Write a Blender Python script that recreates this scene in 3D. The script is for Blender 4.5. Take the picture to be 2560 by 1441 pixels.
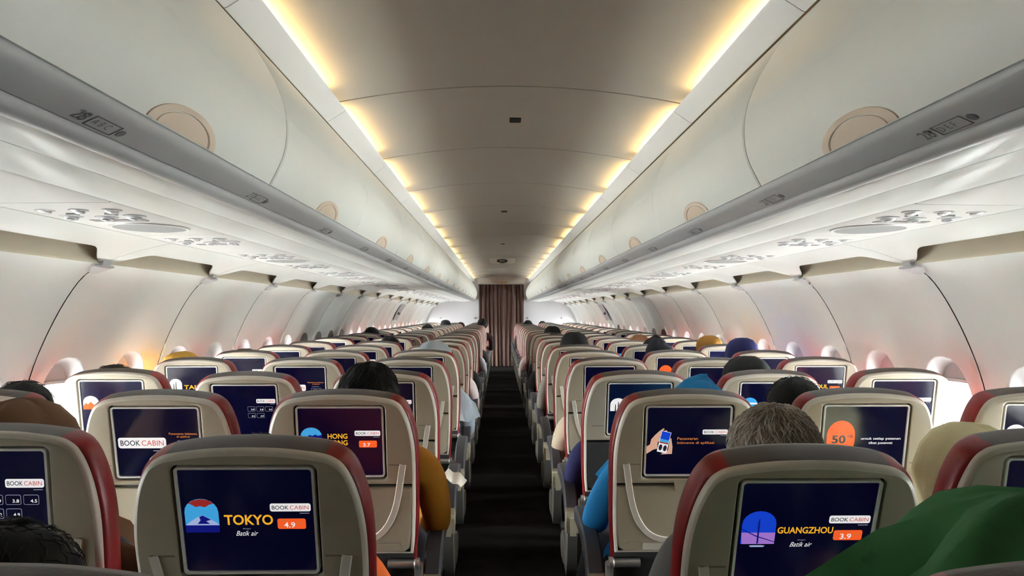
import bpy, bmesh, math, random
from mathutils import Vector, Matrix
PI = math.pi
R = math.radians
scene = bpy.context.scene
for o in list(bpy.data.objects):
    bpy.data.objects.remove(o)

# ------------------------------------------------------------------ camera, world, exposure
FPX = 1900.0
cam_d = bpy.data.cameras.new('camera')
cam_d.sensor_width = 36.0
cam_d.lens = FPX / 2560.0 * 36.0
cam_d.clip_start = 0.02
cam_d.clip_end = 200
cam = bpy.data.objects.new('camera', cam_d)
scene.collection.objects.link(cam)
cam.location = (-0.04, 0.0, 1.28)
cam.rotation_euler = (R(90) + math.atan(61.5 / FPX), 0.0, -math.atan(31.0 / FPX))
scene.camera = cam

world = bpy.data.worlds.new('daylight')
scene.world = world
world.use_nodes = True
bg = world.node_tree.nodes['Background']
bg.inputs['Color'].default_value = (0.96, 0.975, 1.0, 1)
bg.inputs['Strength'].default_value = 64.0
_wn, _wl = world.node_tree.nodes, world.node_tree.links
_tc = _wn.new('ShaderNodeTexCoord')          # bright sky over a dimmer hazy ground, meeting at the horizon
_sep = _wn.new('ShaderNodeSeparateXYZ')
_ramp = _wn.new('ShaderNodeValToRGB')
_ramp.color_ramp.elements[0].position = 0.47
_ramp.color_ramp.elements[0].color = (0.42, 0.45, 0.45, 1)
_ramp.color_ramp.elements[1].position = 0.53
_ramp.color_ramp.elements[1].color = (0.92, 1.0, 1.0, 1)
_mr = _wn.new('ShaderNodeMapRange')
_mr.inputs['From Min'].default_value = -1
_wl.new(_tc.outputs['Generated'], _sep.inputs[0])
_wl.new(_sep.outputs['Z'], _mr.inputs['Value'])
_wl.new(_mr.outputs[0], _ramp.inputs[0])
_wl.new(_ramp.outputs[0], bg.inputs['Color'])
LED_STRENGTH = 6.0

vs = scene.view_settings
vs.view_transform = 'Standard'
vs.look = 'None'
vs.exposure = 2.1
vs.gamma = 1.0
vs.use_curve_mapping = False
scene.cycles.use_denoising = True
scene.cycles.max_bounces = 10
scene.cycles.diffuse_bounces = 6
scene.cycles.glossy_bounces = 3
scene.cycles.transparent_max_bounces = 8
scene.cycles.sample_clamp_indirect = 6.0
scene.cycles.caustics_reflective = False
scene.cycles.caustics_refractive = False

# ------------------------------------------------------------------ helpers
COL = scene.collection


def S(r, g, b):
    def f(c):
        c /= 255.0
        return c / 12.92 if c <= 0.04045 else ((c + 0.055) / 1.055) ** 2.4
    return (f(r), f(g), f(b), 1.0)


MATS = {}


def mat(name, col, rough=0.5, metal=0.0, var=0.06, scale=8.0, bump=0.0, bscale=60.0, spec=0.5, coat=0.0,
        emit=0.0, stretch=None):
    if name in MATS:
        return MATS[name]
    m = bpy.data.materials.new(name)
    m.use_nodes = True
    nt = m.node_tree
    b = nt.nodes['Principled BSDF']
    b.inputs['Roughness'].default_value = rough
    b.inputs['Metallic'].default_value = metal
    b.inputs['Specular IOR Level'].default_value = spec
    b.inputs['Coat Weight'].default_value = coat
    tc = nt.nodes.new('ShaderNodeTexCoord')
    src = tc.outputs['Object']
    if stretch:
        mp = nt.nodes.new('ShaderNodeMapping')
        mp.inputs['Scale'].default_value = stretch
        nt.links.new(src, mp.inputs['Vector'])
        src = mp.outputs['Vector']
    nz = nt.nodes.new('ShaderNodeTexNoise')
    nz.inputs['Scale'].default_value = scale
    nz.inputs['Detail'].default_value = 3
    nt.links.new(src, nz.inputs['Vector'])
    mx = nt.nodes.new('ShaderNodeMix')
    mx.data_type = 'RGBA'
    mx.inputs[6].default_value = tuple(min(1, c * (1 - var)) for c in col[:3]) + (1,)
    mx.inputs[7].default_value = tuple(min(1, c * (1 + var)) for c in col[:3]) + (1,)
    nt.links.new(nz.outputs['Fac'], mx.inputs[0])
    nt.links.new(mx.outputs[2], b.inputs['Base Color'])
    if emit:
        nt.links.new(mx.outputs[2], b.inputs['Emission Color'])
        b.inputs['Emission Strength'].default_value = emit
    if bump:
        n2 = nt.nodes.new('ShaderNodeTexNoise')
        n2.inputs['Scale'].default_value = bscale
        n2.inputs['Detail'].default_value = 4
        nt.links.new(src, n2.inputs['Vector'])
        bp = nt.nodes.new('ShaderNodeBump')
        bp.inputs['Strength'].default_value = bump
        bp.inputs['Distance'].default_value = 0.004
        nt.links.new(n2.outputs['Fac'], bp.inputs['Height'])
        nt.links.new(bp.outputs['Normal'], b.inputs['Normal'])
    MATS[name] = m
    return m


def glow(name, col, strength):
    """A surface that itself gives off light (lamp strip or lit display)."""
    if name in MATS:
        return MATS[name]
    m = bpy.data.materials.new(name)
    m.use_nodes = True
    b = m.node_tree.nodes['Principled BSDF']
    b.inputs['Base Color'].default_value = tuple(c * 0.35 for c in col[:3]) + (1,)
    b.inputs['Roughness'].default_value = 0.12
    b.inputs['Emission Color'].default_value = col
    b.inputs['Emission Strength'].default_value = strength
    MATS[name] = m
    return m


class MB:
    def __init__(s):
        s.v = []
        s.f = []
        s.mi = []

    def add(s, vs_, fs, mi=0):
        k = len(s.v)
        s.v += [tuple(p) for p in vs_]
        for f in fs:
            s.f.append(tuple(i + k for i in f))
            s.mi.append(mi)

    def box(s, x0, x1, y0, y1, z0, z1, mi=0):
        s.add([(x0, y0, z0), (x1, y0, z0), (x1, y1, z0), (x0, y1, z0), (x0, y0, z1), (x1, y0, z1), (x1, y1, z1), (x0, y1, z1)],
              [(0, 3, 2, 1), (4, 5, 6, 7), (0, 1, 5, 4), (1, 2, 6, 5), (2, 3, 7, 6), (3, 0, 4, 7)], mi)

    def rings(s, rings, cap0=False, cap1=False, closed=True, mi=0):
        n = len(rings[0])
        k = len(s.v)
        for r in rings:
            s.v += [tuple(p) for p in r]
        for i in range(len(rings) - 1):
            for j in range(n if closed else n - 1):
                j2 = (j + 1) % n
                s.f.append((k + i * n + j, k + i * n + j2, k + (i + 1) * n + j2, k + (i + 1) * n + j))
                s.mi.append(mi)
        if cap0:
            s.f.append(tuple(k + j for j in reversed(range(n))))
            s.mi.append(mi)
        if cap1:
            s.f.append(tuple(k + (len(rings) - 1) * n + j for j in range(n)))
            s.mi.append(mi)

    def prism(s, prof, y0, y1, sx=1, bev=0.0, mi=0):
        """closed (x,z) profile extruded along y"""
        s.rings([[(sx * x, y0, z) for x, z in prof], [(sx * x, y1, z) for x, z in prof]], True, True, mi=mi)

    def tube(s, pts, rad, n=8, flat=1.0, cap=True, mi=0):
        rs = []
        for i, p in enumerate(pts):
            p = Vector(p)
            a = Vector(pts[max(i - 1, 0)])
            b = Vector(pts[min(i + 1, len(pts) - 1)])
            d = (b - a).normalized()
            up = Vector((0, 0, 1)) if abs(d.z) < 0.9 else Vector((0, 1, 0))
            e1 = d.cross(up).normalized()
            e2 = e1.cross(d)
            r = rad[i] if isinstance(rad, (list, tuple)) else rad
            rs.append([p + e1 * (r * math.cos(2 * PI * j / n)) + e2 * (r * flat * math.sin(2 * PI * j / n)) for j in range(n)])
        s.rings(rs, cap, cap, mi=mi)

    def disc(s, c, nrm, rad, h, n=16, mi=0, flatx=1.0):
        """short cylinder: base centre c, along nrm"""
        nrm = Vector(nrm).normalized()
        up = Vector((0, 1, 0)) if abs(nrm.y) < 0.9 else Vector((1, 0, 0))
        e1 = nrm.cross(up).normalized()
        e2 = nrm.cross(e1)
        c = Vector(c)
        rs = []
        for t, k in ((0, 1), (h * 0.75, 1), (h, 0.86)):
            rs.append([c + nrm * t + e1 * (rad * k * flatx * math.cos(2 * PI * j / n)) + e2 * (rad * k * math.sin(2 * PI * j / n)) for j in range(n)])
        s.rings(rs, True, True, mi=mi)

    def mesh(s, name, mats, smooth=35, weld=0.0):
        me = bpy.data.meshes.new(name)
        me.from_pydata(s.v, [], s.f)
        if not isinstance(mats, (list, tuple)):
            mats = [mats]
        for m in mats:
            me.materials.append(m)
        me.polygons.foreach_set('material_index', s.mi)
        bm = bmesh.new()
        bm.from_mesh(me)
        if weld:
            bmesh.ops.remove_doubles(bm, verts=bm.verts, dist=weld)
        bmesh.ops.recalc_face_normals(bm, faces=bm.faces)
        bm.to_mesh(me)
        bm.free()
        if smooth:
            me.polygons.foreach_set('use_smooth', [True] * len(me.polygons))
            me.set_sharp_from_angle(angle=R(smooth))
        me.update()
        return me


def obj(name, data, parent=None, loc=(0, 0, 0), rot=(0, 0, 0)):
    o = bpy.data.objects.new(name, data)
    COL.objects.link(o)
    o.parent = parent
    o.location = loc
    o.rotation_euler = rot
    return o


def tag(o, label, cat=None, group=None, kind=None):
    o['label'] = label
    if cat:
        o['category'] = cat
    if group:
        o['group'] = group
    if kind:
        o['kind'] = kind
    return o


def struct(o, label):
    o['label'] = label
    o['kind'] = 'structure'
    return o


def copy_tree(o, parent=None):
    c = o.copy()
    COL.objects.link(c)
    c.parent = parent
    for ch in list(o.children):
        copy_tree(ch, c)
    return c


ORD = ['first', 'second', 'third', 'fourth', 'fifth', 'sixth', 'seventh', 'eighth', 'ninth', 'tenth', 'eleventh', 'twelfth',
       'thirteenth', 'fourteenth', 'fifteenth', 'sixteenth', 'seventeenth', 'eighteenth', 'nineteenth', 'twentieth',
       'twenty-first', 'twenty-second', 'twenty-third', 'twenty-fourth', 'twenty-fifth']


def text_mesh(txt, size, mtl, bold=0.0, shear=0.0, spacing=1.0, align='LEFT', space_line=1.0):
    """flat lettering in the x/z plane reading from -y; size is the cap height in metres"""
    cu = bpy.data.curves.new('lettering', 'FONT')
    cu.body = txt
    cu.size = size * 1.37
    cu.offset = bold * size
    cu.shear = shear
    cu.space_character = spacing
    cu.space_line = space_line
    cu.align_x = align
    cu.align_y = 'CENTER'
    cu.resolution_u = 3
    o = bpy.data.objects.new('tmp_text', cu)
    COL.objects.link(o)
    dg = bpy.context.evaluated_depsgraph_get()
    me = bpy.data.meshes.new_from_object(o.evaluated_get(dg))
    me.name = 'lettering'
    bpy.data.objects.remove(o)
    bpy.data.curves.remove(cu)
    me.transform(Matrix.Rotation(R(90), 4, 'X'))
    me.materials.clear()
    me.materials.append(mtl)
    return me


# ------------------------------------------------------------------ materials
M_WALL = mat('sidewall_plastic', S(232, 234, 228), 0.42, var=0.02, bump=0.05, bscale=400)
M_REVEAL = mat('window_reveal_shaded', S(158, 154, 152), 0.5, var=0.03)  # wall plastic greyed here so the colour holds the reveal's shade
M_CEIL = mat('ceiling_plastic', S(196, 187, 176), 0.55, var=0.02, bump=0.04, bscale=400)
M_BIN = mat('bin_plastic', S(221, 221, 213), 0.38, var=0.02, bump=0.04, bscale=400)
M_LEDGE = mat('ledge_plastic', S(226, 222, 218), 0.45, var=0.02)
M_RAIL = mat('rail_grey', S(178, 177, 176), 0.33, var=0.03)
M_UNDER = mat('underside_plastic', S(216, 216, 210), 0.3, var=0.02)
M_PSU = mat('service_panel_plastic', S(218, 215, 210), 0.35, var=0.02)
M_GAP = mat('dark_gap', S(38, 36, 36), 0.8)
M_COVE = mat('cove_tan', S(196, 186, 164), 0.6, var=0.04)
M_CLIP = mat('clip_grey', S(196, 194, 194), 0.45)
M_LATCH = mat('latch_beige', S(212, 192, 170), 0.45, var=0.03)
M_MARK = mat('grey_print', S(112, 108, 106), 0.7)
M_FLOOR = mat('aisle_carpet', S(16, 13, 12), 0.95, var=0.3, scale=60, bump=0.6, bscale=300, spec=0.05)
M_CURT = mat('curtain_cloth', S(78, 54, 48), 0.9, var=0.12, scale=14, stretch=(9, 9, 0.4), bump=0.2, bscale=200)
M_CURTS = mat('curtain_stripe', S(136, 108, 94), 0.9, var=0.15, scale=20)
M_BULK = mat('bulkhead_laminate', S(200, 196, 199), 0.35, var=0.02)
M_SHELL = mat('seat_shell_plastic', S(174, 162, 140), 0.42, var=0.03, scale=5, bump=0.06, bscale=500)
M_TRIM = mat('seat_trim_highlight', S(214, 205, 192), 0.35, var=0.03)  # plastic trim, lightened to carry the highlight on lit edges
M_RED = mat('red_leather', S(128, 10, 16), 0.38, var=0.12, scale=10, bump=0.12, bscale=220)
M_HEAD = mat('taupe_leather', S(74, 61, 57), 0.45, var=0.1, scale=12, bump=0.12, bscale=220)
M_DARK = mat('charcoal_plastic', S(52, 50, 52), 0.5, var=0.1)
M_PAD = mat('armrest_pad', S(62, 62, 68), 0.5, var=0.1)
M_CAP = mat('armrest_cap_beige', S(150, 140, 120), 0.45, var=0.04)
M_METAL = mat('brushed_metal', S(190, 186, 182), 0.28, metal=0.9, var=0.06, scale=20)
M_CHROME = mat('chrome_spot', S(190, 188, 186), 0.3, metal=0.3, var=0.02)
M_SPEAK = mat('speaker_mesh', S(150, 148, 146), 0.7, var=0.25, scale=500)
M_BEZEL = mat('screen_rim', S(232, 228, 222), 0.35, var=0.02)
M_BEZD = mat('screen_surround', S(14, 13, 13), 0.8)  # near-black puts the shadow of the gap round the rim into colour
M_ICON = mat('red_brown_print', S(165, 92, 76), 0.6)
M_WHITEP = mat('placard_paper', S(200, 192, 178), 0.7)
M_SHADE = mat('window_shade', S(186, 182, 180), 0.5, var=0.02)
M_BLACKP = mat('black_print', S(18, 18, 20), 0.5)
M_YELP = mat('amber_print', S(214, 158, 40), 0.5)
M_PAPER = mat('paper', S(226, 220, 208), 0.8, var=0.05)

G_LED = glow('cove_led', (1.0, 0.70, 0.26, 1), LED_STRENGTH)

M_GLASS = bpy.data.materials.new('window_pane')
M_GLASS.use_nodes = True
nt = M_GLASS.node_tree
nt.nodes.clear()
out = nt.nodes.new('ShaderNodeOutputMaterial')
mixn = nt.nodes.new('ShaderNodeMixShader')
tr = nt.nodes.new('ShaderNodeBsdfTransparent')
gl = nt.nodes.new('ShaderNodeBsdfGlossy')
nzg = nt.nodes.new('ShaderNodeTexNoise')
nzg.inputs['Scale'].default_value = 3
tr.inputs[0].default_value = (0.97, 0.98, 0.98, 1)
gl.inputs['Roughness'].default_value = 0.05
mixn.inputs[0].default_value = 0.06
nt.links.new(tr.outputs[0], mixn.inputs[1])
nt.links.new(gl.outputs[0], mixn.inputs[2])
nt.links.new(mixn.outputs[0], out.inputs[0])

# ------------------------------------------------------------------ cabin dimensions
BAY = 1.08
J0 = 1.80 - 2 * BAY          # joint behind the camera
NB = 17
YB0 = J0
YB1 = J0 + NB * BAY          # 18.0, the front bulkhead
ROW_P = 0.75
ROW0 = 1.35                  # y of the seat-top of row 0
SEATX = {'A': -1.49, 'B': -0.98, 'C': -0.479, 'D': 0.484, 'E': 0.98, 'F': 1.49}

# ------------------------------------------------------------------ sidewalls with windows
WPROF = [(1.53, 1.463), (1.603, 1.42), (1.668, 1.345), (1.72, 1.262), (1.768, 1.158), (1.806, 1.054), (1.836, 0.93),
         (1.85, 0.78), (1.845, 0.58), (1.81, 0.32), (1.74, 0.08), (1.71, 0.0)]


def catmull(pts, n):
    outp = []
    P = [pts[0]] + list(pts) + [pts[-1]]
    for i in range(1, len(P) - 2):
        for k in range(n):
            t = k / n
            q = []
            for a in range(len(pts[0])):
                p0, p1, p2, p3 = P[i - 1][a], P[i][a], P[i + 1][a], P[i + 2][a]
                q.append(0.5 * ((2 * p1) + (-p0 + p2) * t + (2 * p0 - 5 * p1 + 4 * p2 - p3) * t * t + (-p0 + 3 * p1 - 3 * p2 + p3) * t ** 3))
            outp.append(tuple(q))
    outp.append(tuple(pts[-1]))
    return outp


WC = catmull(WPROF, 8)
WL = [0.0]
for a, b in zip(WC, WC[1:]):
    WL.append(WL[-1] + math.hypot(b[0] - a[0], b[1] - a[1]))
VMAX = WL[-1]


def wall_xz(v):
    v = min(max(v, 0), VMAX)
    lo = 0
    for i in range(len(WL) - 1):
        if WL[i + 1] >= v:
            lo = i
            break
    t = (v - WL[lo]) / max(WL[lo + 1] - WL[lo], 1e-9)
    a, b = WC[lo], WC[lo + 1]
    dx, dz = b[0] - a[0], b[1] - a[1]
    L = math.hypot(dx, dz)
    return a[0] + dx * t, a[1] + dz * t, -dz / L, dx / L


V_WIN = min(range(1000), key=lambda i: abs(wall_xz(VMAX * i / 1000)[1] - 0.862)) * VMAX / 1000


def sstep(a, b, x):
    t = min(max((x - a) / (b - a), 0), 1)
    return t * t * (3 - 2 * t)


def wall_pt(side, y, u, v, off):
    """u: distance from the bay joint; off: outward"""
    x, z, nx, nz = wall_xz(v)
    sc = 0.014 * math.cos(2 * PI * (u - 0.27) / 0.54) * sstep(0.02, 0.30, v)
    o = off + sc
    return (side * (x + nx * o), y + u, z + nz * o)


HW, HH = 0.168, 0.236


def sup(a, p=2.6):
    c, s_ = math.cos(a), math.sin(a)
    return (abs(c) ** (2 / p) * (1 if c >= 0 else -1), abs(s_) ** (2 / p) * (1 if s_ >= 0 else -1))


def bay_panel(side):
    """one sidewall panel with two window reveals, local y from 0 to BAY"""
    b = MB()
    nU, nV = 8, 10
    v1, v2 = V_WIN - 0.285, V_WIN + 0.285
    for cx, u0, u1 in ((0.27, 0.004, 0.54), (0.81, 0.54, BAY - 0.004)):
        us = [u0 + (u1 - u0) * i / nU for i in range(nU + 1)]
        for va, vb, n in ((0.0, v1, 14), (v2, VMAX, 10)):
            b.rings([[wall_pt(side, 0, u, va + (vb - va) * k / n, 0) for u in us] for k in range(n + 1)], closed=False)
        # rectangle boundary, counter-clockwise
        rect = [(us[i], v1) for i in range(nU)]
        rect += [(u1, v1 + (v2 - v1) * k / nV) for k in range(nV)]
        rect += [(us[nU - i], v2) for i in range(nU)]
        rect += [(u0, v2 - (v2 - v1) * k / nV) for k in range(nV)]
        hole = []
        for (u, v) in rect:
            a = math.atan2((v - V_WIN) / 0.285, (u - cx) / 0.27)
            q = sup(a)
            hole.append((cx + HW * q[0], V_WIN + HH * q[1]))
        rs = []
        for t in (0, 0.35, 0.7, 0.93, 1.0):
            rs.append([wall_pt(side, 0, r[0] + (h[0] - r[0]) * t, r[1] + (h[1] - r[1]) * t, 0) for r, h in zip(rect, hole)])
        for k, off in ((0.975, 0.006), (0.93, 0.018), (0.83, 0.05), (0.75, 0.085), (0.71, 0.105), (0.69, 0.135)):
            rs.append([wall_pt(side, 0, cx + (h[0] - cx) * k, V_WIN + (h[1] - V_WIN) * k, off) for h in hole])
        b.rings(rs[:5])
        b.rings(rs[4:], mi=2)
    for uu in (0.004, BAY - 0.004):
        e = 0.0 if uu < 0.5 else BAY
        b.rings([[wall_pt(side, 0, e, VMAX * k / 40, 0.012) for k in range(41)], [wall_pt(side, 0, uu, VMAX * k / 40, 0) for k in range(41)]], closed=False, mi=1)
    for e in (0.0, BAY):
        b.rings([[wall_pt(side, 0, e + du, VMAX * k / 60, 0.022) for k in range(61)] for du in (-0.03, 0.0, 0.03)], closed=False, mi=1)
        for sg_ in (-1, 1):
            b.rings([[wall_pt(side, 0, e + sg_ * du, VMAX * k / 60, off_) for k in range(61)] for du, off_ in ((0.03, 0.022), (0.05, 0.002))], closed=False, mi=0)
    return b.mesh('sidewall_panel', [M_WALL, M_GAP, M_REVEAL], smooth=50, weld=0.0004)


def oval(side, cx, k, off, n=36):
    return [wall_pt(side, 0, cx + HW * k * sup(2 * PI * i / n)[0], V_WIN + HH * k * sup(2 * PI * i / n)[1], off) for i in range(n)]


def pane_mesh(side, cx):
    b = MB()
    b.rings([oval(side, cx, 0.70, 0.136), oval(side, cx, 0.70, 0.140)], True, True)
    return b.mesh('pane', M_GLASS, smooth=0)


def shade_mesh(side, cx, frac):
    """pull-down shade covering the top part of the opening"""
    b = MB()
    n = 8
    hh = HH * 0.86
    va, vb = V_WIN - hh, V_WIN - hh + 2 * hh * frac
    hw = HW * 0.85
    for off in (0.056, 0.061):
        b.rings([[wall_pt(side, 0, cx - hw + 2 * hw * i / n, va + (vb - va) * k / 6, off) for i in range(n + 1)] for k in range(7)], closed=False)
    b.rings([[wall_pt(side, 0, cx - hw + 2 * hw * i / n, vb, o) for i in range(n + 1)] for o in (0.056, 0.046, 0.046)] +
            [[wall_pt(side, 0, cx - hw + 2 * hw * i / n, vb + 0.012, o) for i in range(n + 1)] for o in (0.046, 0.061)], closed=False)
    return b.mesh('window_shade', M_SHADE, smooth=40)


# underside / cove profile data (absolute |x|, z)
P_EDGE = (1.445, 1.512)
P_CLIP = (1.527, 1.470)


def fairing_mesh(side):
    """light panel between the service units and the cove, flaring down to the clip at both joints"""
    b = MB()
    n = 40
    top, bot = [], []
    rs = []
    for i in range(n + 1):
        u = 0.002 + (BAY - 0.004) * i / n
        d = min(u, BAY - u)
        t = 1 - sstep(0.02, 0.24, d)
        ex = P_EDGE[0] + (P_CLIP[0] - P_EDGE[0]) * t
        ez = P_EDGE[1] + (P_CLIP[1] - P_EDGE[1]) * t
        rs.append([(side * 1.278, u, 1.542), (side * (1.278 * 0.5 + ex * 0.5), u, (1.542 + ez) / 2 + 0.006), (side * ex, u, ez), (side * (ex + 0.002), u, ez + 0.006), (side * 1.278, u, 1.56)])
    b.rings(rs, True, True)
    return b.mesh('fairing_panel', M_UNDER, smooth=40)


def cove_mesh(side):
    b = MB()
    pr = [(1.533, 1.462), (1.537, 1.492), (1.522, 1.520), (1.49, 1.538), (1.44, 1.546), (1.36, 1.552), (1.30, 1.57)]
    b.rings([[(side * x, y, z) for x, z in pr] for y in (0.0, BAY)], closed=False)
    return b.mesh('cove_panel', M_COVE, smooth=50)


def clip_mesh(side):
    b = MB()
    pr = [(-0.065, 0.0), (-0.04, 0.012), (0.0, 0.02), (0.04, 0.012), (0.065, 0.0)]
    rs = []
    for (u, w) in [(-0.07, 0.0), (-0.05, 0.5), (-0.03, 0.9), (0, 1.0), (0.03, 0.9), (0.05, 0.5), (0.07, 0.0)]:
        rs.append([wall_pt(side, 0, u, 0.0, -0.006), wall_pt(side, 0, u, 0.0, -0.014 - 0.004 * w), wall_pt(side, 0, u, 0.012 + 0.042 * w, -0.010 - 0.004 * w), wall_pt(side, 0, u, 0.012 + 0.042 * w, 0.004)])
    b.rings(rs, True, True)
    b.tube([(side * 1.53, -0.03, 1.47), (side * 1.53, 0.03, 1.47)], 0.016, 8)
    return b.mesh('panel_clip', M_CLIP, smooth=40)


CLOSED = {-1: {13, 14, 15}, 1: {16, 17, 22}}
HALF = {-1: {16: 0.75, 19: 0.3}, 1: {18: 0.4, 21: 0.4}}
WIN_N = 0
win_lab = {-1: 'left', 1: 'right'}
shade_cache = {}
for side in (-1, 1):
    nm = win_lab[side]
    wall = obj('wall_' + nm, None)
    struct(wall, 'curved white plastic cabin sidewall along the %s window seats' % nm)
    pm, fm, cm, km = bay_panel(side), fairing_mesh(side), cove_mesh(side), clip_mesh(side)
    panes = [pane_mesh(side, 0.27), pane_mesh(side, 0.81)]
    for i in range(NB):
        y = YB0 + i * BAY
        obj('sidewall_panel', pm, wall, (0, y, 0))
        obj('fairing_panel', fm, wall, (0, y, 0))
        obj('cove_panel', cm, wall, (0, y, 0))
        obj('panel_clip', km, wall, (0, y, 0))
        for k, cx in enumerate((0.27, 0.81)):
            wi = 2 * i + k
            WIN_N += 1
            w = obj('window_%d' % WIN_N, None, None, (0, y, 0))
            struct(w, 'oval cabin window with pull-down shade, %s wall, %s from the back' % (nm, ORD[wi] if wi < len(ORD) else '%d places' % (wi + 1)))
            obj('pane', panes[k], w)
            frac = (0.19, 0.22, 0.20, 0.24)[(wi * 7 + (side > 0) * 2) % 4]
            if wi in CLOSED[side]:
                frac = 1.0
            elif wi in HALF[side]:
                frac = HALF[side][wi]
            elif i < 2:
                frac = 1.0 if i < 1 else 0.6
            key = (side, k, frac)
            if key not in shade_cache:
                shade_cache[key] = shade_mesh(side, cx, frac)
            obj('window_shade', shade_cache[key], w)
            if frac < 0.95:
                x, z, nx, nz = wall_xz(V_WIN)
                ld = bpy.data.lights.new('window_portal', 'AREA')
                ld.shape = 'RECTANGLE'
                ld.size = 0.24
                ld.size_y = 0.35
                ld.cycles.is_portal = True
                lo = obj('window_portal', ld, None, (side * (x + 0.165), y + cx, z))
                lo.rotation_euler = (0, R(90) * side, 0)

# over-wing exit doors
for i, side in enumerate((-1, 1)):
    b = MB()
    for y0, y1 in ((0.0, 0.56),):
        b.rings([[wall_pt(side, 0, u, v, -0.012) for u in (0.0, 0.02, 0.28, 0.54, 0.56)] for v in [0.10 + 0.06 * k for k in range(6)]], closed=False)
        b.rings([[wall_pt(side, 0, u, v, -0.008) for u in (-0.01, 0.57)] for v in [0.09 + 0.048 * k for k in range(7)]], closed=False)
    dr = obj('door_%d' % (i + 1), b.mesh('exit_panel', mat('exit_grey', S(176, 172, 176), 0.5, var=0.08, scale=5)), None, (0, 12.16, 0))
    struct(dr, 'grey over-wing exit panel with handle on the %s wall' % win_lab[side])
    h = MB()
    h.tube([wall_pt(side, 0, 0.22, 0.24, -0.02), wall_pt(side, 0, 0.22, 0.27, -0.05), wall_pt(side, 0, 0.34, 0.27, -0.05), wall_pt(side, 0, 0.34, 0.24, -0.02)], 0.012, 6)
    obj('door_handle', h.mesh('door_handle', M_DARK), dr)

# ------------------------------------------------------------------ floor, ends, roof backing
b = MB()
b.box(-1.75, 1.75, YB0 - 0.05, YB1 + 2.6, -0.04, 0.0)
struct(obj('floor', b.mesh('floor', M_FLOOR)), 'near-black aisle carpet')
b = MB()
pr = [(-1.60, 1.46), (-1.60, 1.75), (-1.35, 2.12), (-0.9, 2.33), (0, 2.42), (0.9, 2.33), (1.35, 2.12), (1.60, 1.75), (1.60, 1.46)]
b.rings([[(x, y, z) for x, z in pr] for y in (YB0 - 0.05, YB1 + 2.6)], closed=False)
b.rings([[(x * 1.01, y, z + 0.02) for x, z in pr] for y in (YB0 - 0.05, YB1 + 2.6)], closed=False)
struct(obj('roof_liner', b.mesh('roof_liner', mat('liner_grey', S(120, 116, 112), 0.9))), 'hidden roof liner above the cabin panels')
b = MB()
b.box(-1.9, 1.9, YB0 - 0.06, YB0 - 0.02, 0, 2.45)  # out of view; placed near and dark to keep light off the nearest seatbacks
struct(obj('wall_back', b.mesh('wall_back', mat('rear_wall', S(60, 56, 52), 0.6))), 'unseen rear cabin partition, set close and dark to cut light')
b = MB()
b.box(-1.9, 1.9, YB1 + 2.5, YB1 + 2.55, 0, 2.45)
for sd_ in (-1, 1):
    b.box(min(sd_ * 1.86, sd_ * 1.9), max(sd_ * 1.86, sd_ * 1.9), YB1 + 0.031, YB1 + 2.55, 0, 2.45)
b.box(-1.9, 1.9, YB1 + 0.031, YB1 + 2.55, -0.06, -0.041)
struct(obj('wall_front', b.mesh('wall_front', mat('rear_wall', S(60, 56, 52), 0.6))), 'forward galley wall behind the curtain')

# ------------------------------------------------------------------ ceiling
ceil = struct(obj('ceiling', None), 'curved grey-beige cabin ceiling with warm light coves')
b = MB()
n = 24
arc = []
for i in range(n + 1):
    x = -0.685 + 1.37 * i / n
    arc.append((x, 2.146 - 0.150 * x * x))
rs = []
for y, dz in ((0.0, 0.03), (0.004, 0.016), (0.0065, 0.0), (BAY - 0.0065, 0.0), (BAY - 0.004, 0.016), (BAY, 0.03)):
    rs.append([(x, y, z + dz) for x, z in arc])
b.rings(rs, closed=False)
cpm = b.mesh('ceiling_panel', M_CEIL, smooth=25)
ledge = {}
for side in (-1, 1):
    b = MB()
    pr = [(0.633, 2.057), (0.628, 2.054), (0.631, 2.047), (0.690, 2.008), (0.697, 2.006), (0.704, 2.014), (0.72, 2.03), (0.72, 2.04), (0.66, 2.036), (0.640, 2.052)]
    b.prism(pr, 0.002, BAY - 0.002, side)
    ledge[side] = b.mesh('ledge_panel', M_LEDGE, smooth=50)
led = {}
for side in (-1, 1):
    b = MB()
    b.box(min(side * 0.658, side * 0.672), max(side * 0.658, side * 0.672), 0.08, BAY - 0.20, 2.043, 2.050)
    led[side] = b.mesh('cove_light', G_LED, smooth=0)
for i in range(NB):
    y = YB0 + i * BAY
    obj('ceiling_panel', cpm, ceil, (0, y, 0))
    for side in (-1, 1):
        obj('ledge_panel', ledge[side], ceil, (0, y, 0))
        obj('cove_light', led[side], ceil, (0, y, 0))
b = MB()
b.box(-0.02, 0.02, -0.035, 0.035, -0.004, 0.006)
b.box(-0.026, 0.026, -0.042, 0.042, -0.001, 0.006)
vm = b.mesh('ceiling_slot', M_GAP, smooth=0)
for y in (3.39, 6.48, 9.55):
    obj('ceiling_slot', vm, ceil, (0.03 if y < 4 else 0.0, y, 2.146))

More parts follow.
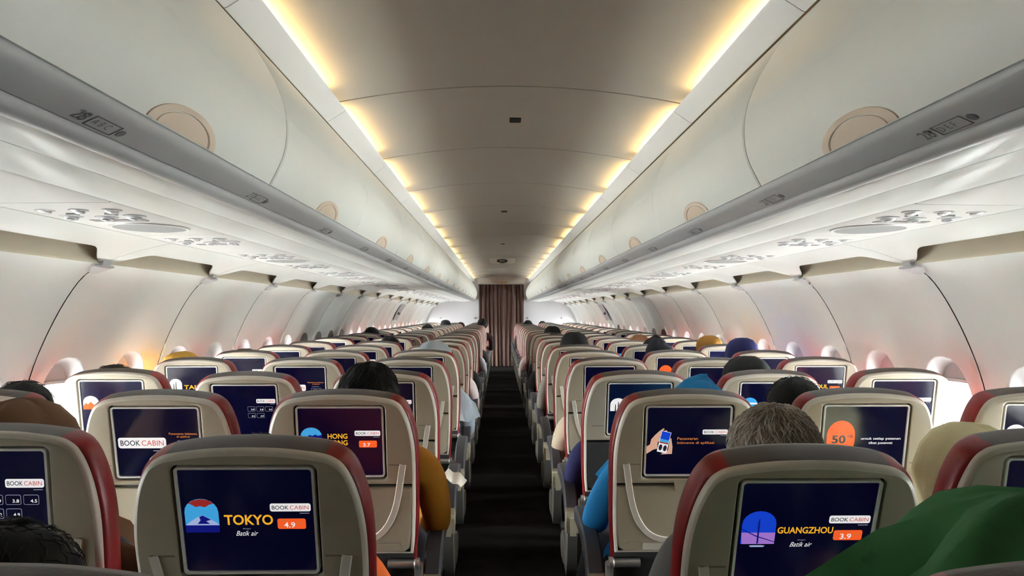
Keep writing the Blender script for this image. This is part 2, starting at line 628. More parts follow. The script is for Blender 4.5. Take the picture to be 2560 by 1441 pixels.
# exit sign hanging from the ceiling
sg = tag(obj('exit_sign', None, None, (0.0, 11.8, 2.06)), 'white hanging ceiling sign with a black oval EXIT panel', 'sign')
b = MB()
pts = []
for i in range(13):
    a = PI * i / 12
    pts.append((0.2 * math.cos(PI - a) * (1 if 0 < i < 12 else 1.0), -0.055 * math.sin(a) ** 0.5 + 0.03))
ring = [(-0.2, 0.06)] + pts + [(0.2, 0.06)]
b.rings([[(x, -0.03, z) for x, z in ring], [(x, 0.03, z) for x, z in ring]], True, True)
obj('sign_body', b.mesh('sign_body', M_LEDGE, smooth=30), sg)
b = MB()
b.rings([[(0.085 * math.cos(2 * PI * j / 24), yy, 0.022 + 0.03 * math.sin(2 * PI * j / 24)) for j in range(24)] for yy in (-0.031, -0.036)], True, True)
obj('sign_panel', b.mesh('sign_panel', M_BLACKP, smooth=0), sg)
obj('lettering', text_mesh('EXIT', 0.03, mat('sign_white', S(225, 220, 215), 0.5), 0.01, align='CENTER'), sg, (0, -0.0375, 0.024))
obj('lettering', text_mesh('KELUAR', 0.014, M_BLACKP, 0.02, align='CENTER'), sg, (0, -0.0375, -0.018))

# ------------------------------------------------------------------ overhead bins
DOOR = catmull([(0.700, 2.000), (0.655, 1.955), (0.605, 1.885), (0.563, 1.805), (0.545, 1.735), (0.550, 1.655), (0.583, 1.582)], 5)
DLEN = [0.0]
for p, q in zip(reversed(DOOR), list(reversed(DOOR))[1:]):
    DLEN.append(DLEN[-1] + math.hypot(q[0] - p[0], q[1] - p[1]))
RD = list(reversed(DOOR))


def door_pt(side, s_, y, off):
    """s_ arc length from the bottom edge of the door, off towards the aisle"""
    i = 0
    while i < len(DLEN) - 2 and DLEN[i + 1] < s_:
        i += 1
    t = (s_ - DLEN[i]) / (DLEN[i + 1] - DLEN[i])
    a, b_ = RD[i], RD[i + 1]
    dx, dz = b_[0] - a[0], b_[1] - a[1]
    L = math.hypot(dx, dz)
    nx, nz = -dz / L, dx / L
    return (side * (a[0] + dx * t + nx * off), y, a[1] + dz * t + nz * off)


def bin_meshes(side):
    b = MB()
    prof = [(x, z) for x, z in DOOR] + [(0.60, 1.585)] + [(x + 0.022, z + 0.004) for x, z in reversed(DOOR[3:-3])] + [(0.72, 1.99)]
    g = 0.005
    def ring(y, k):
        return [(side * (x + k * 0.5), y, z + (k * 0.2 if j > 2 else 0)) for j, (x, z) in enumerate(prof)]
    b.rings([ring(g, 0.006), ring(g + 0.004, 0.0), ring(BAY - g - 0.004, 0.0), ring(BAY - g, 0.006)], True, True)
    door = b.mesh('bin_door', M_BIN, smooth=35)
    b = MB()
    b.prism([(0.60, 1.588), (0.625, 1.63), (0.615, 1.74), (0.64, 1.83), (0.70, 1.93), (0.735, 1.99), (1.30, 1.98), (1.34, 1.60), (1.2, 1.572), (0.7, 1.572)], 0.0, BAY, side)
    body = b.mesh('bin_body', M_GAP, smooth=0)
    # latch: half-oval cup at the lower edge of the door
    b = MB()
    rs = []
    for k, off in ((1.0, -0.001), (1.0, 0.0025), (0.95, 0.004), (0.80, 0.003), (0.775, -0.0005)):
        rs.append([door_pt(side, max(0.002, 0.048 * k * math.sin(PI * i / 20)), 0.135 * k * math.cos(PI * i / 20), off) for i in range(21)])
    b.rings(rs, False, False, closed=False)
    lat = b.mesh('latch', M_LATCH, smooth=40)
    b = MB()
    rs = [[door_pt(side, max(0.002, 0.048 * k * math.sin(PI * i / 20)), 0.135 * k * math.cos(PI * i / 20), o) for i in range(21)] for k, o in ((0.755, -0.002), (0.75, 0.002), (0.5, 0.0024), (0.2, 0.0026), (0.01, 0.0026))]
    b.rings(rs, closed=False)
    pad = b.mesh('latch_paddle', M_LATCH, smooth=40)
    return door, body, lat, pad


for side in (-1, 1):
    door, body, lat, pad = bin_meshes(side)
    for i in range(0, NB):
        y = YB0 + i * BAY
        if y + BAY > 17.95:
            continue
        t = tag(obj('overhead_bin', None, None, (0, y, 0)), 'closed white overhead luggage bin with beige half-round latch, %s side, %s from the camera' % (win_lab[side], ORD[i]), 'luggage bin', 'overhead luggage bins along the cabin')
        obj('bin_body', body, t)
        d = obj('bin_door', door, t)
        lo = obj('latch', lat, d, (0, BAY / 2 + 0.04, 0))
        obj('latch_paddle', pad, d, (0, BAY / 2 + 0.04, 0))

# ------------------------------------------------------------------ rail, underside, service channel
def strip(name, side, prof, y0, y1, m, label, thick=0.012):
    b = MB()
    ny = int((y1 - y0) / BAY) + 1
    up = [(x, z + thick) for x, z in reversed(prof)]
    b.prism(prof + up, y0, y1, side)
    o = obj(name, b.mesh(name, m, smooth=50))
    return struct(o, label)


BEAD = [(0.644 + 0.020 * (1 - math.cos(a)), 1.545 - 0.016 * math.sin(a)) for a in [PI * k / 10 for k in range(11)]]
RAILP = [(0.590, 1.574), (0.600, 1.5645), (0.620, 1.5545), (0.637, 1.5472), (0.638, 1.5525), (0.6425, 1.5525), (0.6435, 1.5450)] + BEAD[1:] + [(0.71, 1.546)]
tn = 0
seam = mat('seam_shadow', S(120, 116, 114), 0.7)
for side in (-1, 1):
    nm = win_lab[side]
    tn += 1
    strip('trim_%d' % tn, side, RAILP, YB0, 17.98, M_RAIL, 'grey handrail strip under the %s luggage bins' % nm)
    tn += 1
    strip('trim_%d' % tn, side, catmull([(0.712, 1.547), (0.74, 1.543), (0.78, 1.542), (0.806, 1.545)], 4), YB0, 17.98, M_UNDER, 'rounded white lip beside the %s handrail' % nm)
    tn += 1
    strip('trim_%d' % tn, side, catmull([(0.809, 1.545), (0.85, 1.539), (0.91, 1.538), (0.958, 1.543)], 4), YB0, 17.98, M_UNDER, 'white soffit panel under the %s bins' % nm)
    tn += 1
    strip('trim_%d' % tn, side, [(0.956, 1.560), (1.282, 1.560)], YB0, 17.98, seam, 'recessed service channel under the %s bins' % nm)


def psu_meshes(side):
    D = {}
    b = MB()
    b.prism([(0.966, 1.546), (0.972, 1.543), (1.262, 1.540), (1.268, 1.543), (1.268, 1.552), (0.966, 1.552)], 0.002, 0.748, side)
    D['panel'] = b.mesh('panel', M_PSU, smooth=30)
    b = MB()
    b.disc((0, 0, 0), (0, 0, -1), 0.024, 0.003, 16)
    b.disc((0, 0, -0.001), (0, -0.25, -1), 0.016, 0.006, 14)
    D['light'] = b.mesh('reading_light', [M_CHROME], smooth=40)
    b = MB()
    b.disc((0, 0, 0), (0, 0, -1), 0.030, 0.003, 18)
    b.disc((0, 0, -0.001), (0, -0.2, -1), 0.019, 0.008, 14)
    b.disc((0, -0.002, -0.008), (0, -0.2, -1), 0.009, 0.004, 10)
    D['nozzle'] = b.mesh('air_nozzle', M_CLIP, smooth=40)
    b = MB()
    b.rings([[(0.10 * k * math.cos(2 * PI * j / 32), 0.115 * k * math.sin(2 * PI * j / 32), z) for j in range(32)] for k, z in ((1.12, 0), (1.10, -0.003), (1.01, -0.003), (1.0, 0.001))], True, False)
    D['ring'] = b.mesh('speaker_ring', M_PSU, smooth=40)
    b = MB()
    b.rings([[(0.10 * k * math.cos(2 * PI * j / 32), 0.115 * k * math.sin(2 * PI * j / 32), z) for j in range(32)] for k, z in ((1.0, 0), (0.99, -0.0022), (0.4, -0.0026))], False, True)
    D['grille'] = b.mesh('speaker_grille', M_SPEAK, smooth=40)
    b = MB()
    b.box(-0.075, 0.075, -0.018, 0.018, -0.003, 0.0)
    D['sign'] = b.mesh('sign_plate', mat('psu_sign', S(176, 172, 172), 0.25), smooth=0)
    b = MB()
    b.box(-0.012, 0.012, -0.012, 0.012, -0.005, 0.0)
    D['button'] = b.mesh('call_button', M_RAIL, smooth=0)
    return D


for side in (-1, 1):
    D = psu_meshes(side)
    for r in range(-1, 21):
        y = 1.80 + ROW_P * r + 0.02
        if y > 17.2:
            continue
        t = tag(obj('service_unit', None, None, (0, y, 0)), 'white passenger service panel with reading lights above the %s seats, %s from the camera' % (win_lab[side], ORD[r + 1]), 'service panel', 'passenger service panels under the bins')
        obj('panel', D['panel'], t)
        for x, yy in ((1.03, 0.13), (1.115, 0.13), (1.20, 0.13)):
            obj('reading_light', D['light'], t, (side * x, yy, 1.542))
        for x, yy in ((1.03, 0.25), (1.115, 0.27), (1.20, 0.25)):
            obj('air_nozzle', D['nozzle'], t, (side * x, yy, 1.542))
        for x in (1.065, 1.165):
            obj('call_button', D['button'], t, (side * x, 0.195, 1.542))
        obj('sign_plate', D['sign'], t, (side * 1.115, 0.34, 1.542))
        if r % 2 == 0:
            obj('speaker_ring', D['ring'], t, (side * 1.115, 0.53, 1.541))
            obj('speaker_grille', D['grille'], t, (side * 1.115, 0.53, 1.541))

# row numbers on the rail
for r in range(0, 12):
    num = 28 - r
    for side in (-1, 1):
        yy = (1.04 if side < 0 else 1.17) + 0.72 * r
        t = tag(obj('row_marker', None, None, (side * 0.6205, yy, 1.5535), (0, R(24) * side, 0)), 'grey printed %s row number of seats %s on the handrail under the %s bins' % (ORD[r] if r else 'nearest', 'ABC' if side < 0 else 'DEF', win_lab[side]), 'row number', 'printed row numbers')
        me = text_mesh(str(num), 0.030, M_MARK, 0.012, align='LEFT')
        seats = 'ABC' if side < 0 else 'DEF'
        me2 = text_mesh(' '.join(seats), 0.018, M_MARK, 0.0, align='LEFT')
        b = MB()
        for x0, x1, z0, z1 in ((0.052, 0.15, 0.015, 0.017), (0.052, 0.15, -0.017, -0.015), (0.052, 0.054, -0.017, 0.017), (0.148, 0.15, -0.017, 0.017)):
            b.box(x0, x1, -0.0005, 0.0005, z0, z1)
        b.disc((0.168, 0.0005, 0.0), (0, -1, 0), 0.011, 0.001, 12)
        me3 = b.mesh('seat_symbol', M_MARK, smooth=0)
        me2.transform(Matrix.Translation((0.062, 0, 0)))
        # local x (reading) -> world +-y, local z (up) -> towards the aisle, local -y (facing) -> down
        if side < 0:
            m4 = Matrix(((0, 0, 1, 0), (1, 0, 0, 0), (0, 1, 0, 0), (0, 0, 0, 1)))
        else:
            m4 = Matrix(((0, 0, -1, 0), (-1, 0, 0, 0), (0, 1, 0, 0), (0, 0, 0, 1)))
        for nmn, me_ in (('number', me), ('seat_letters', me2), ('seat_symbol', me3)):
            me_.transform(m4 @ Matrix.Scale(0.75, 4))
            obj(nmn, me_, t)

# ------------------------------------------------------------------ front bulkheads and curtain
YF = 18.0
for side in (-1, 1):
    nm = win_lab[side]
    b = MB()
    ring = [(0.545, 0.0), (0.52, 0.5), (0.50, 1.0), (0.545, 1.2), (0.60, 1.50), (0.60, 2.03), (0.5, 2.03), (0.5, 2.1)]
    outer = [(1.45, 1.7), (1.5, 1.46)] + [(x - 0.005, z) for x, z in WPROF[1:]]
    pr = [(0.53, 0.0), (0.53, 1.95), (0.53, 2.15), (1.45, 2.05)] + outer
    b.rings([[(side * x, y, z) for x, z in pr] for y in (YF, YF + 0.03)], True, True)
    bk = struct(obj('wall_bulkhead_' + nm, b.mesh('bulkhead', M_BULK, smooth=0)), 'white laminate class divider on the %s of the curtain' % nm)
    b = MB()
    b.rings([[(side * (x - 0.02), YF - 0.012, z) for x, z in WC[2:70]], [(side * (x + 0.01), YF - 0.012, z) for x, z in WC[2:70]], [(side * (x + 0.01), YF, z) for x, z in WC[2:70]]], closed=False)
    obj('edge_strip', b.mesh('edge_strip', mat('edge_white', S(235, 230, 228), 0.4)), bk)
    hk = MB()
    hk.disc((0, 0, 0), (0, -1, 0), 0.022, 0.012, 14)
    hk.disc((0, -0.012, 0), (0, -1, 0), 0.010, 0.018, 10)
    hm = hk.mesh('coat_hook', M_METAL)
    for x in (0.62, 1.43):
        obj('coat_hook', hm, bk, (side * x, YF, 1.15))
b = MB()
b.box(-0.56, 0.56, YF - 0.01, YF + 0.05, 1.955, 2.16)
b.tube([(-0.56, YF - 0.03, 1.965), (0.56, YF - 0.03, 1.965)], 0.012, 8)
hd = struct(obj('trim_%d' % (tn + 1), b.mesh('curtain_header', M_LEDGE)), 'white header panel above the curtain')
obj('lettering', text_mesh('EXIT  KELUAR', 0.036, M_YELP, 0.03, align='CENTER'), hd, (-0.01, YF - 0.048, 2.0))

cur = tag(obj('curtain', None, None, (0, YF - 0.03, 0)), 'closed brown pleated curtain with pale stripes at the end of the aisle', 'curtain')
b = MB()
nx, nzz = 220, 14
random.seed(3)


def curtain_y(x, z):
    a = 0.028 * math.sin(x * 62 + 1.2 * math.sin(z * 1.3 + x * 7)) + 0.012 * math.sin(x * 27 + 2 + z * 0.8)
    return a


for side_y in (0.0, 0.006):
    rs = []
    for k in range(nzz + 1):
        z = 0.02 + 1.925 * k / nzz
        rs.append([(-0.50 + 1.01 * i / nx, curtain_y(-0.5 + 1.01 * i / nx, z) + side_y, z - (0.012 * abs(math.sin(i * 0.25)) if k == nzz else 0)) for i in range(nx + 1)])
    b.rings(rs, closed=False)
obj('drape', b.mesh('drape', M_CURT, smooth=60), cur)
for xs in (-0.455, -0.30, -0.20, -0.105, 0.005, 0.115, 0.225, 0.33, 0.455):
    b = MB()
    rs = []
    for k in range(nzz + 1):
        z = 0.02 + 1.92 * k / nzz
        rs.append([(xs + dx, curtain_y(xs + dx, z) - 0.003, z) for dx in (-0.008, 0.0, 0.008)])
    b.rings(rs, closed=False)
    obj('stripe', b.mesh('stripe', M_CURTS, smooth=60), cur)

# ------------------------------------------------------------------ seat geometry (back built in (u, t, w): across, forward, up the back)
LB = 0.650
HALFO = catmull([(0.0, 0.0), (0.06, 0.0018), (0.112, 0.008), (0.136, 0.0125), (0.152, 0.019), (0.167, 0.031), (0.181, 0.0575), (0.193, 0.097),
                 (0.201, 0.15), (0.203, 0.207), (0.202, 0.262)], 3)
HALFLOW = [(0.2015, 0.30), (0.200, 0.36), (0.197, 0.42), (0.192, 0.470)]


def half_to_poly(half):
    return [(u, q) for u, q in half] + [(-u, q) for u, q in reversed(half) if u > 1e-6]


def offset_poly(poly, d):
    n = len(poly)
    res = []
    for i in range(n):
        a, b, c = poly[i - 1], poly[i], poly[(i + 1) % n]
        e1 = (b[0] - a[0], b[1] - a[1])
        e2 = (c[0] - b[0], c[1] - b[1])
        l1 = math.hypot(*e1) or 1e-9
        l2 = math.hypot(*e2) or 1e-9
        n1 = (e1[1] / l1, -e1[0] / l1)
        n2 = (e2[1] / l2, -e2[0] / l2)
        m = (n1[0] + n2[0], n1[1] + n2[1])
        k = 1 + n1[0] * n2[0] + n1[1] * n2[1]
        k = max(k, 0.5)
        res.append((b[0] + d * m[0] / k, b[1] + d * m[1] / k))
    return res


def put(poly, t):
    return [(u, t, LB - q) for u, q in poly]


def rrect(cx, cq, hw, hh, r, n=5):
    res = []
    for sx, sy, a0 in ((1, -1, -90), (1, 1, 0), (-1, 1, 90), (-1, -1, 180)):
        for i in range(n + 1):
            a = R(a0 + 90 * i / n)
            res.append((cx + sx * (hw - r) + r * math.cos(a), cq + sy * (hh - r) + r * math.sin(a)))
    return res


def ray_hit(poly, c, ang):
    d = (math.cos(ang), math.sin(ang))
    best = None
    for i in range(len(poly)):
        a, b = poly[i], poly[(i + 1) % len(poly)]
        ex, ey = b[0] - a[0], b[1] - a[1]
        det = d[0] * (-ey) + ex * d[1]
        if abs(det) < 1e-12:
            continue
        wx, wy = a[0] - c[0], a[1] - c[1]
        t = (wx * (-ey) + ex * wy) / det
        s_ = (d[0] * wy - d[1] * wx) / det
        if t > 0 and -1e-9 <= s_ <= 1 + 1e-9:
            if best is None or t > best:
                best = t
    return (c[0] + d[0] * best, c[1] + d[1] * best)


UP_POLY = half_to_poly(HALFO)                       # upper shell, seam at the bottom
FULL_POLY = half_to_poly(HALFO + HALFLOW)
UPHOL = half_to_poly(HALFO + HALFLOW + [(0.190, 0.54), (0.187, 0.60)])


def seat_meshes():
    D = {}
    # upholstery
    rings = []
    for d in (0.002, 0.007, 0.009, 0.007, -0.004, -0.03):
        rings.append([(u, q + max(d, 0) * 0.75 * (1 - sstep(0.01, 0.05, q0[1]))) for (u, q), q0 in zip(offset_poly(UPHOL, d), UPHOL)])
    ts = (0.0, 0.008, 0.028, 0.050, 0.066, 0.074)
    b1, b2 = MB(), MB()
    n = len(UPHOL)
    for i in range(len(rings) - 1):
        r0, r1 = put(rings[i], ts[i]), put(rings[i + 1], ts[i + 1])
        for j in range(n):
            k = (j + 1) % n
            top = abs(UPHOL[j][0]) <= 0.1365 and abs(UPHOL[k][0]) <= 0.1365 and UPHOL[j][1] < 0.05 and UPHOL[k][1] < 0.05
            (b2 if top else b1).add([r0[j], r0[k], r1[k], r1[j]], [(0, 1, 2, 3)])
    b1.add(put(rings[-1], ts[-1]), [tuple(range(n))], 1)
    b1.add(put(rings[0], ts[0]), [tuple(reversed(range(n)))], 2)
    D['back_cushion'] = b1.mesh('back_cushion', [M_RED, M_HEAD, M_GAP], smooth=60, weld=1e-5)
    D['headrest_cover'] = b2.mesh('headrest_cover', M_HEAD, smooth=60, weld=1e-5)
    # edge trim band, pale to carry the lit-bevel highlight
    b = MB()
    b.rings([put(offset_poly(FULL_POLY, d), t) for d, t in ((0.001, 0.001), (0.001, -0.010), (-0.002, -0.0145), (-0.007, -0.0165))])
    D['edge_trim'] = b.mesh('edge_trim', M_TRIM, smooth=40)
    # upper shell with screen recess
    c = (0.0, 0.133)
    inner = offset_poly(UP_POLY, -0.007)
    hole = rrect(0, 0.133, 0.1275, 0.112, 0.014)
    angs = sorted(set([round(math.atan2(q - c[1], u - c[0]), 5) for u, q in inner] + [round(math.atan2(q - c[1], u - c[0]), 5) for u, q in hole]))
    A = [ray_hit(inner, c, a) for a in angs]
    Bq = [ray_hit(hole, c, a) for a in angs]
    B2 = [(c[0] + (u - c[0]) * 0.985, c[1] + (q - c[1]) * 0.98) for u, q in Bq]
    b = MB()
    b.rings([put(A, -0.0165), put([((a[0] * 0.5 + h[0] * 0.5), (a[1] * 0.5 + h[1] * 0.5)) for a, h in zip(A, Bq)], -0.0185), put(Bq, -0.0185), put(B2, -0.017), put(B2, -0.004)])
    b.rings([put(A, -0.0165), put(A, -0.003)])
    D['back_shell'] = b.mesh('back_shell', M_SHELL, smooth=30)
    b = MB()
    b.rings([put(rrect(0, 0.133, 0.1275, 0.112, 0.014), -0.0045), put(rrect(0, 0.133, 0.1265, 0.111, 0.013), -0.006)], True, True)
    D['screen_surround'] = b.mesh('screen_surround', M_BEZD, smooth=0)
    b = MB()
    cq = 0.1313
    b.rings([put(rrect(0, cq, hw, hh, r), t) for hw, hh, r, t in ((0.1202, 0.1040, 0.009, -0.005), (0.1202, 0.1040, 0.009, -0.0160), (0.1196, 0.1034, 0.008, -0.0172), (0.1152, 0.0990, 0.006, -0.0172), (0.1146, 0.0984, 0.005, -0.0125))])
    D['screen_rim'] = b.mesh('screen_rim', M_BEZEL, smooth=40)
    b = MB()
    b.rings([put(rrect(0, cq, 0.1155, 0.0993, 0.005), -0.0062), put(rrect(0, cq, 0.1155, 0.0993, 0.005), -0.0135)], True, True)
    D['screen_geo'] = b
    # tray table (lower shell)
    b = MB()
    half = [(0.0, 0.2665), (0.1945, 0.2665), (0.1942, 0.30), (0.1928, 0.36), (0.190, 0.415), (0.184, 0.452), (0.168, 0.464), (0.0, 0.466)]
    low = half_to_poly(half)[:-1]
    low = [(u, q) for u, q in half] + [(-u, q) for u, q in reversed(half[1:-1])]
    b.rings([put(offset_poly(low, d), t) for d, t in ((0, -0.002), (0, -0.0145), (-0.004, -0.0175), (-0.03, -0.0185))], False, True)
    D['tray_table'] = b.mesh('tray_table', M_SHELL, smooth=30)
    # U-shaped tray arm, a raised band coloured paler for its highlight
    path = [(0.170, 0.197), (0.164, 0.235), (0.158, 0.275), (0.150, 0.315), (0.138, 0.352), (0.120, 0.386), (0.095, 0.412), (0.06, 0.426), (0.0, 0.430)]
    path = catmull(path, 3)
    b = MB()
    full = path + [(-u, q) for u, q in reversed(path[:-1])]
    rs = []
    for i, p in enumerate(full):
        a, c2 = full[max(i - 1, 0)], full[min(i + 1, len(full) - 1)]
        dx, dy = c2[0] - a[0], c2[1] - a[1]
        L = math.hypot(dx, dy)
        nx_, ny_ = -dy / L, dx / L
        rs.append([(p[0] + nx_ * k, t, LB - (p[1] + ny_ * k)) for k, t in ((-0.0095, -0.0175), (-0.0075, -0.0215), (0.0075, -0.0215), (0.0095, -0.0175))])
    b.rings(rs, True, True, closed=False)
    D['tray_arm'] = b.mesh('tray_arm', M_TRIM, smooth=30)
    b = MB()
    b.rings([put([(-0.034, 0.2505), (0.034, 0.2505), (0.030, 0.274), (-0.030, 0.274)], t) for t in (-0.016, -0.0255)], True, True)
    D['tray_latch'] = b.mesh('tray_latch', M_SHELL, smooth=0)
    # side groove beside the screen, its shade drawn as a darker bar
    b = MB()
    b.rings([put([(-0.022, 0.196), (0.022, 0.196), (0.022, 0.199), (-0.022, 0.199)], t) for t in (-0.0175, -0.0192)], True, True)
    D['grip_line'] = b.mesh('grip_line', mat('shell_shadow_line', S(128, 116, 104), 0.6), smooth=0)
    # printed symbol on the tray
    b = MB()
    ringo = lambda r, t: [(0.022 + r * math.cos(2 * PI * j / 20), t, LB - (0.322 + r * math.sin(2 * PI * j / 20))) for j in range(20)]
    b.rings([ringo(0.0125, -0.0187), ringo(0.0125, -0.0190), ringo(0.0100, -0.0190), ringo(0.0100, -0.0187)])
    b.rings([put([(0.014, 0.312), (0.016, 0.311), (0.030, 0.332), (0.028, 0.333)], t) for t in (-0.0187, -0.0190)], True, True)
    for q, u0, u1 in ((0.343, 0.008, 0.055), (0.352, 0.030, 0.052), (0.359, 0.034, 0.052)):
        b.rings([put([(u0, q), (u1, q), (u1, q + 0.0022), (u0, q + 0.0022)], t) for t in (-0.0187, -0.0189)], True, True)
    D['printed_symbol'] = b.mesh('printed_symbol', M_ICON, smooth=0)
    b = MB()
    b.rings([put(rrect(-0.06, 0.448, 0.055, 0.010, 0.002, 2), t) for t in (-0.0180, -0.0195)], True, True)
    D['placard'] = b.mesh('placard', M_WHITEP, smooth=0)
    # seat pan cushion
    b = MB()
    def cush(x, y0, y1, z):
        return [(-x, y0, z), (x, y0, z), (x, (y0 + y1) / 2, z), (x, y1 - 0.02, z), (x - 0.03, y1, z), (-x + 0.03, y1, z), (-x, y1 - 0.02, z), (-x, (y0 + y1) / 2, z)]
    b.rings([cush(0.20, 0.02, 0.46, 0.29), cush(0.218, 0.02, 0.475, 0.31), cush(0.222, 0.02, 0.48, 0.36), cush(0.212, 0.02, 0.47, 0.395), cush(0.15, 0.05, 0.42, 0.405)], True, True)
    D['seat_cushion'] = b.mesh('seat_cushion', M_HEAD, smooth=50)
    b = MB()
    b.box(-0.21, 0.21, 0.06, 0.11, 0.24, 0.289)
    b.box(-0.21, 0.21, 0.36, 0.40, 0.24, 0.289)
    b.box(-0.20, 0.20, 0.0, 0.06, 0.26, 0.46)
    D['seat_frame'] = b.mesh('seat_frame', M_DARK, smooth=0)
    b = MB()
    b.tube([(0, 0.09, 0.25), (0, 0.05, 0.0)], 0.018, 8)
    b.tube([(0, 0.36, 0.25), (0, 0.10, 0.02)], 0.014, 8)
    b.box(-0.02, 0.02, 0.0, 0.40, 0.0, 0.018)
    D['leg'] = b.mesh('leg', M_DARK, smooth=40)
    b = MB()
    b.tube([(-0.045, 0, 0), (0.030, 0, 0), (0.034, 0, 0), (0.045, 0, 0)], [0.0125, 0.0125, 0.017, 0.017], 14)
    b.tube([(0.042, 0.0, 0.0), (0.042, 0.01, -0.03), (0.042, 0.02, -0.09)], [0.014, 0.012, 0.011], 8)
    D['recline_hinge'] = b.mesh('recline_hinge', M_METAL, smooth=40)
    # armrests
    pts = [(-0.02, 0.500), (0.03, 0.555), (0.10, 0.592), (0.20, 0.612), (0.32, 0.618), (0.40, 0.612)]
    b = MB()
    pp = catmull(pts, 3)
    rs = []
    for i, (y, z) in enumerate(pp):
        a, c2 = pp[max(i - 1, 0)], pp[min(i + 1, len(pp) - 1)]
        dy, dz = c2[0] - a[0], c2[1] - a[1]
        L = math.hypot(dy, dz)
        ny_, nz_ = -dz / L, dy / L
        w = 0.026 if 0 < i < len(pp) - 1 else 0.022
        rs.append([(x, y + ny_ * h, z + nz_ * h) for x, h in ((-w, -0.045), (w, -0.045), (w, -0.006), (w * 0.75, 0.0), (-w * 0.75, 0.0), (-w, -0.006))])
    b.rings(rs, True, True)
    D['armrest'] = b.mesh('armrest', M_PAD, smooth=40)
    b = MB()
    b.rings([[(x, -0.065 + (0.0 if z < 0.5 else 0.012), z) for x, z in ((-0.024, 0.435), (0.024, 0.435), (0.026, 0.46), (0.024, 0.505), (-0.024, 0.505), (-0.026, 0.46))],
             [(x, -0.005 + (0.0 if z < 0.5 else 0.03), z) for x, z in ((-0.024, 0.435), (0.024, 0.435), (0.026, 0.46), (0.024, 0.525), (-0.024, 0.525), (-0.026, 0.46))]], True, True)
    b.rings([[(x, -0.072, z) for x, z in ((-0.012, 0.425), (0.012, 0.425), (0.012, 0.492), (-0.012, 0.492))], [(x, -0.06, z) for x, z in ((-0.012, 0.425), (0.012, 0.425), (0.012, 0.492), (-0.012, 0.492))]], True, True)
    D['armrest_cap'] = b.mesh('armrest_cap', M_CAP, smooth=20)
    b = MB()
    b.rings([[(x, y, z) for y, z in ((-0.055, 0.44), (0.02, 0.50), (0.06, 0.53), (0.10, 0.45), (0.09, 0.34), (0.12, 0.25), (0.03, 0.24), (-0.02, 0.32))] for x in (-0.019, 0.019)], True, True)
    D['armrest_support'] = b.mesh('armrest_support', mat('armrest_support_grey', S(98, 94, 88), 0.5), smooth=20)
    b = MB()
    sh = [(0.10, 0.27), (0.14, 0.25), (0.24, 0.25), (0.28, 0.28), (0.28, 0.33), (0.24, 0.36), (0.16, 0.37), (0.11, 0.34)]
    b.rings([[(x, y * k + 0.19 * (1 - k), z * k + 0.31 * (1 - k)) for y, z in sh] for x, k in ((-0.022, 0.9), (-0.018, 1.0), (0.018, 1.0), (0.022, 0.9))], True, True)
    D['side_shroud'] = b.mesh('side_shroud', mat('shroud_taupe', S(104, 97, 86), 0.55), smooth=30)
    return D


SD = seat_meshes()
# ------------------------------------------------------------------ screen pictures
KS = 0.0001886
G_NAVY = glow('display_navy', S(13, 13, 52), 0.06)
G_WHITE = glow('display_white', S(228, 226, 226), 0.22)
G_DARKT = glow('display_charcoal', S(40, 38, 52), 0.16)
G_REDT = glow('display_red', S(196, 70, 60), 0.20)
G_ORANGE = glow('display_orange', S(232, 88, 36), 0.24)
G_GOLD = glow('display_gold', S(228, 164, 40), 0.24)
G_AMBER = glow('display_amber', S(196, 116, 60), 0.20)
G_SKY = glow('display_sky', S(58, 150, 205), 0.24)
G_BLUE = glow('display_blue', S(18, 60, 190), 0.24)
G_DEEP = glow('display_deep_blue', S(14, 20, 110), 0.24)
G_SNOW = glow('display_snow', S(150, 165, 205), 0.24)
G_ROSE = glow('display_rose', S(150, 40, 36), 0.20)
G_LILAC = glow('display_lilac', S(150, 108, 190), 0.24)
G_SKIN = glow('display_skin', S(206, 160, 136), 0.22)
G_GREYT = glow('display_grey', S(136, 138, 158), 0.20)
G_BROWN = glow('display_brown', S(150, 104, 60), 0.20)


def sx(px):
    return (px - 1087) * KS


def sq(py):
    return 0.1313 + (py - 878) * 0.000206


def plate(poly, lev, m, name):
    """flat print: poly in picture pixels"""
    b = MB()
    t = -0.0135 - 0.0003 * lev
    b.rings([put([(sx(x), sq(y)) for x, y in poly], tt) for tt in (t + 0.0003, t)], True, True)
    return (name, b.mesh(name, m, smooth=0))


def rr(x0, x1, y0, y1, r):
    return rrect((x0 + x1) / 2, (y0 + y1) / 2, (x1 - x0) / 2, (y1 - y0) / 2, r, 4)


def word(txt, x0, x1, y0, y1, lev, m, bold=0.0, shear=0.0, name='lettering'):
    """lettering fitted into a box of picture pixels"""
    me = text_mesh(txt, 0.02, m, bold, shear, align='LEFT', space_line=0.85)
    xs = [v.co.x for v in me.vertices]
    zs = [v.co.z for v in me.vertices]
    a0, a1, c0, c1 = min(xs), max(xs), min(zs), max(zs)
    X0, X1 = sx(x0), sx(x1)
    Z0, Z1 = LB - sq(y1), LB - sq(y0)
    kx, kz = (X1 - X0) / (a1 - a0), (Z1 - Z0) / (c1 - c0)
    for v in me.vertices:
        v.co = (X0 + (v.co.x - a0) * kx, -0.0135 - 0.0003 * lev, Z0 + (v.co.z - c0) * kz)
    return (name, me)


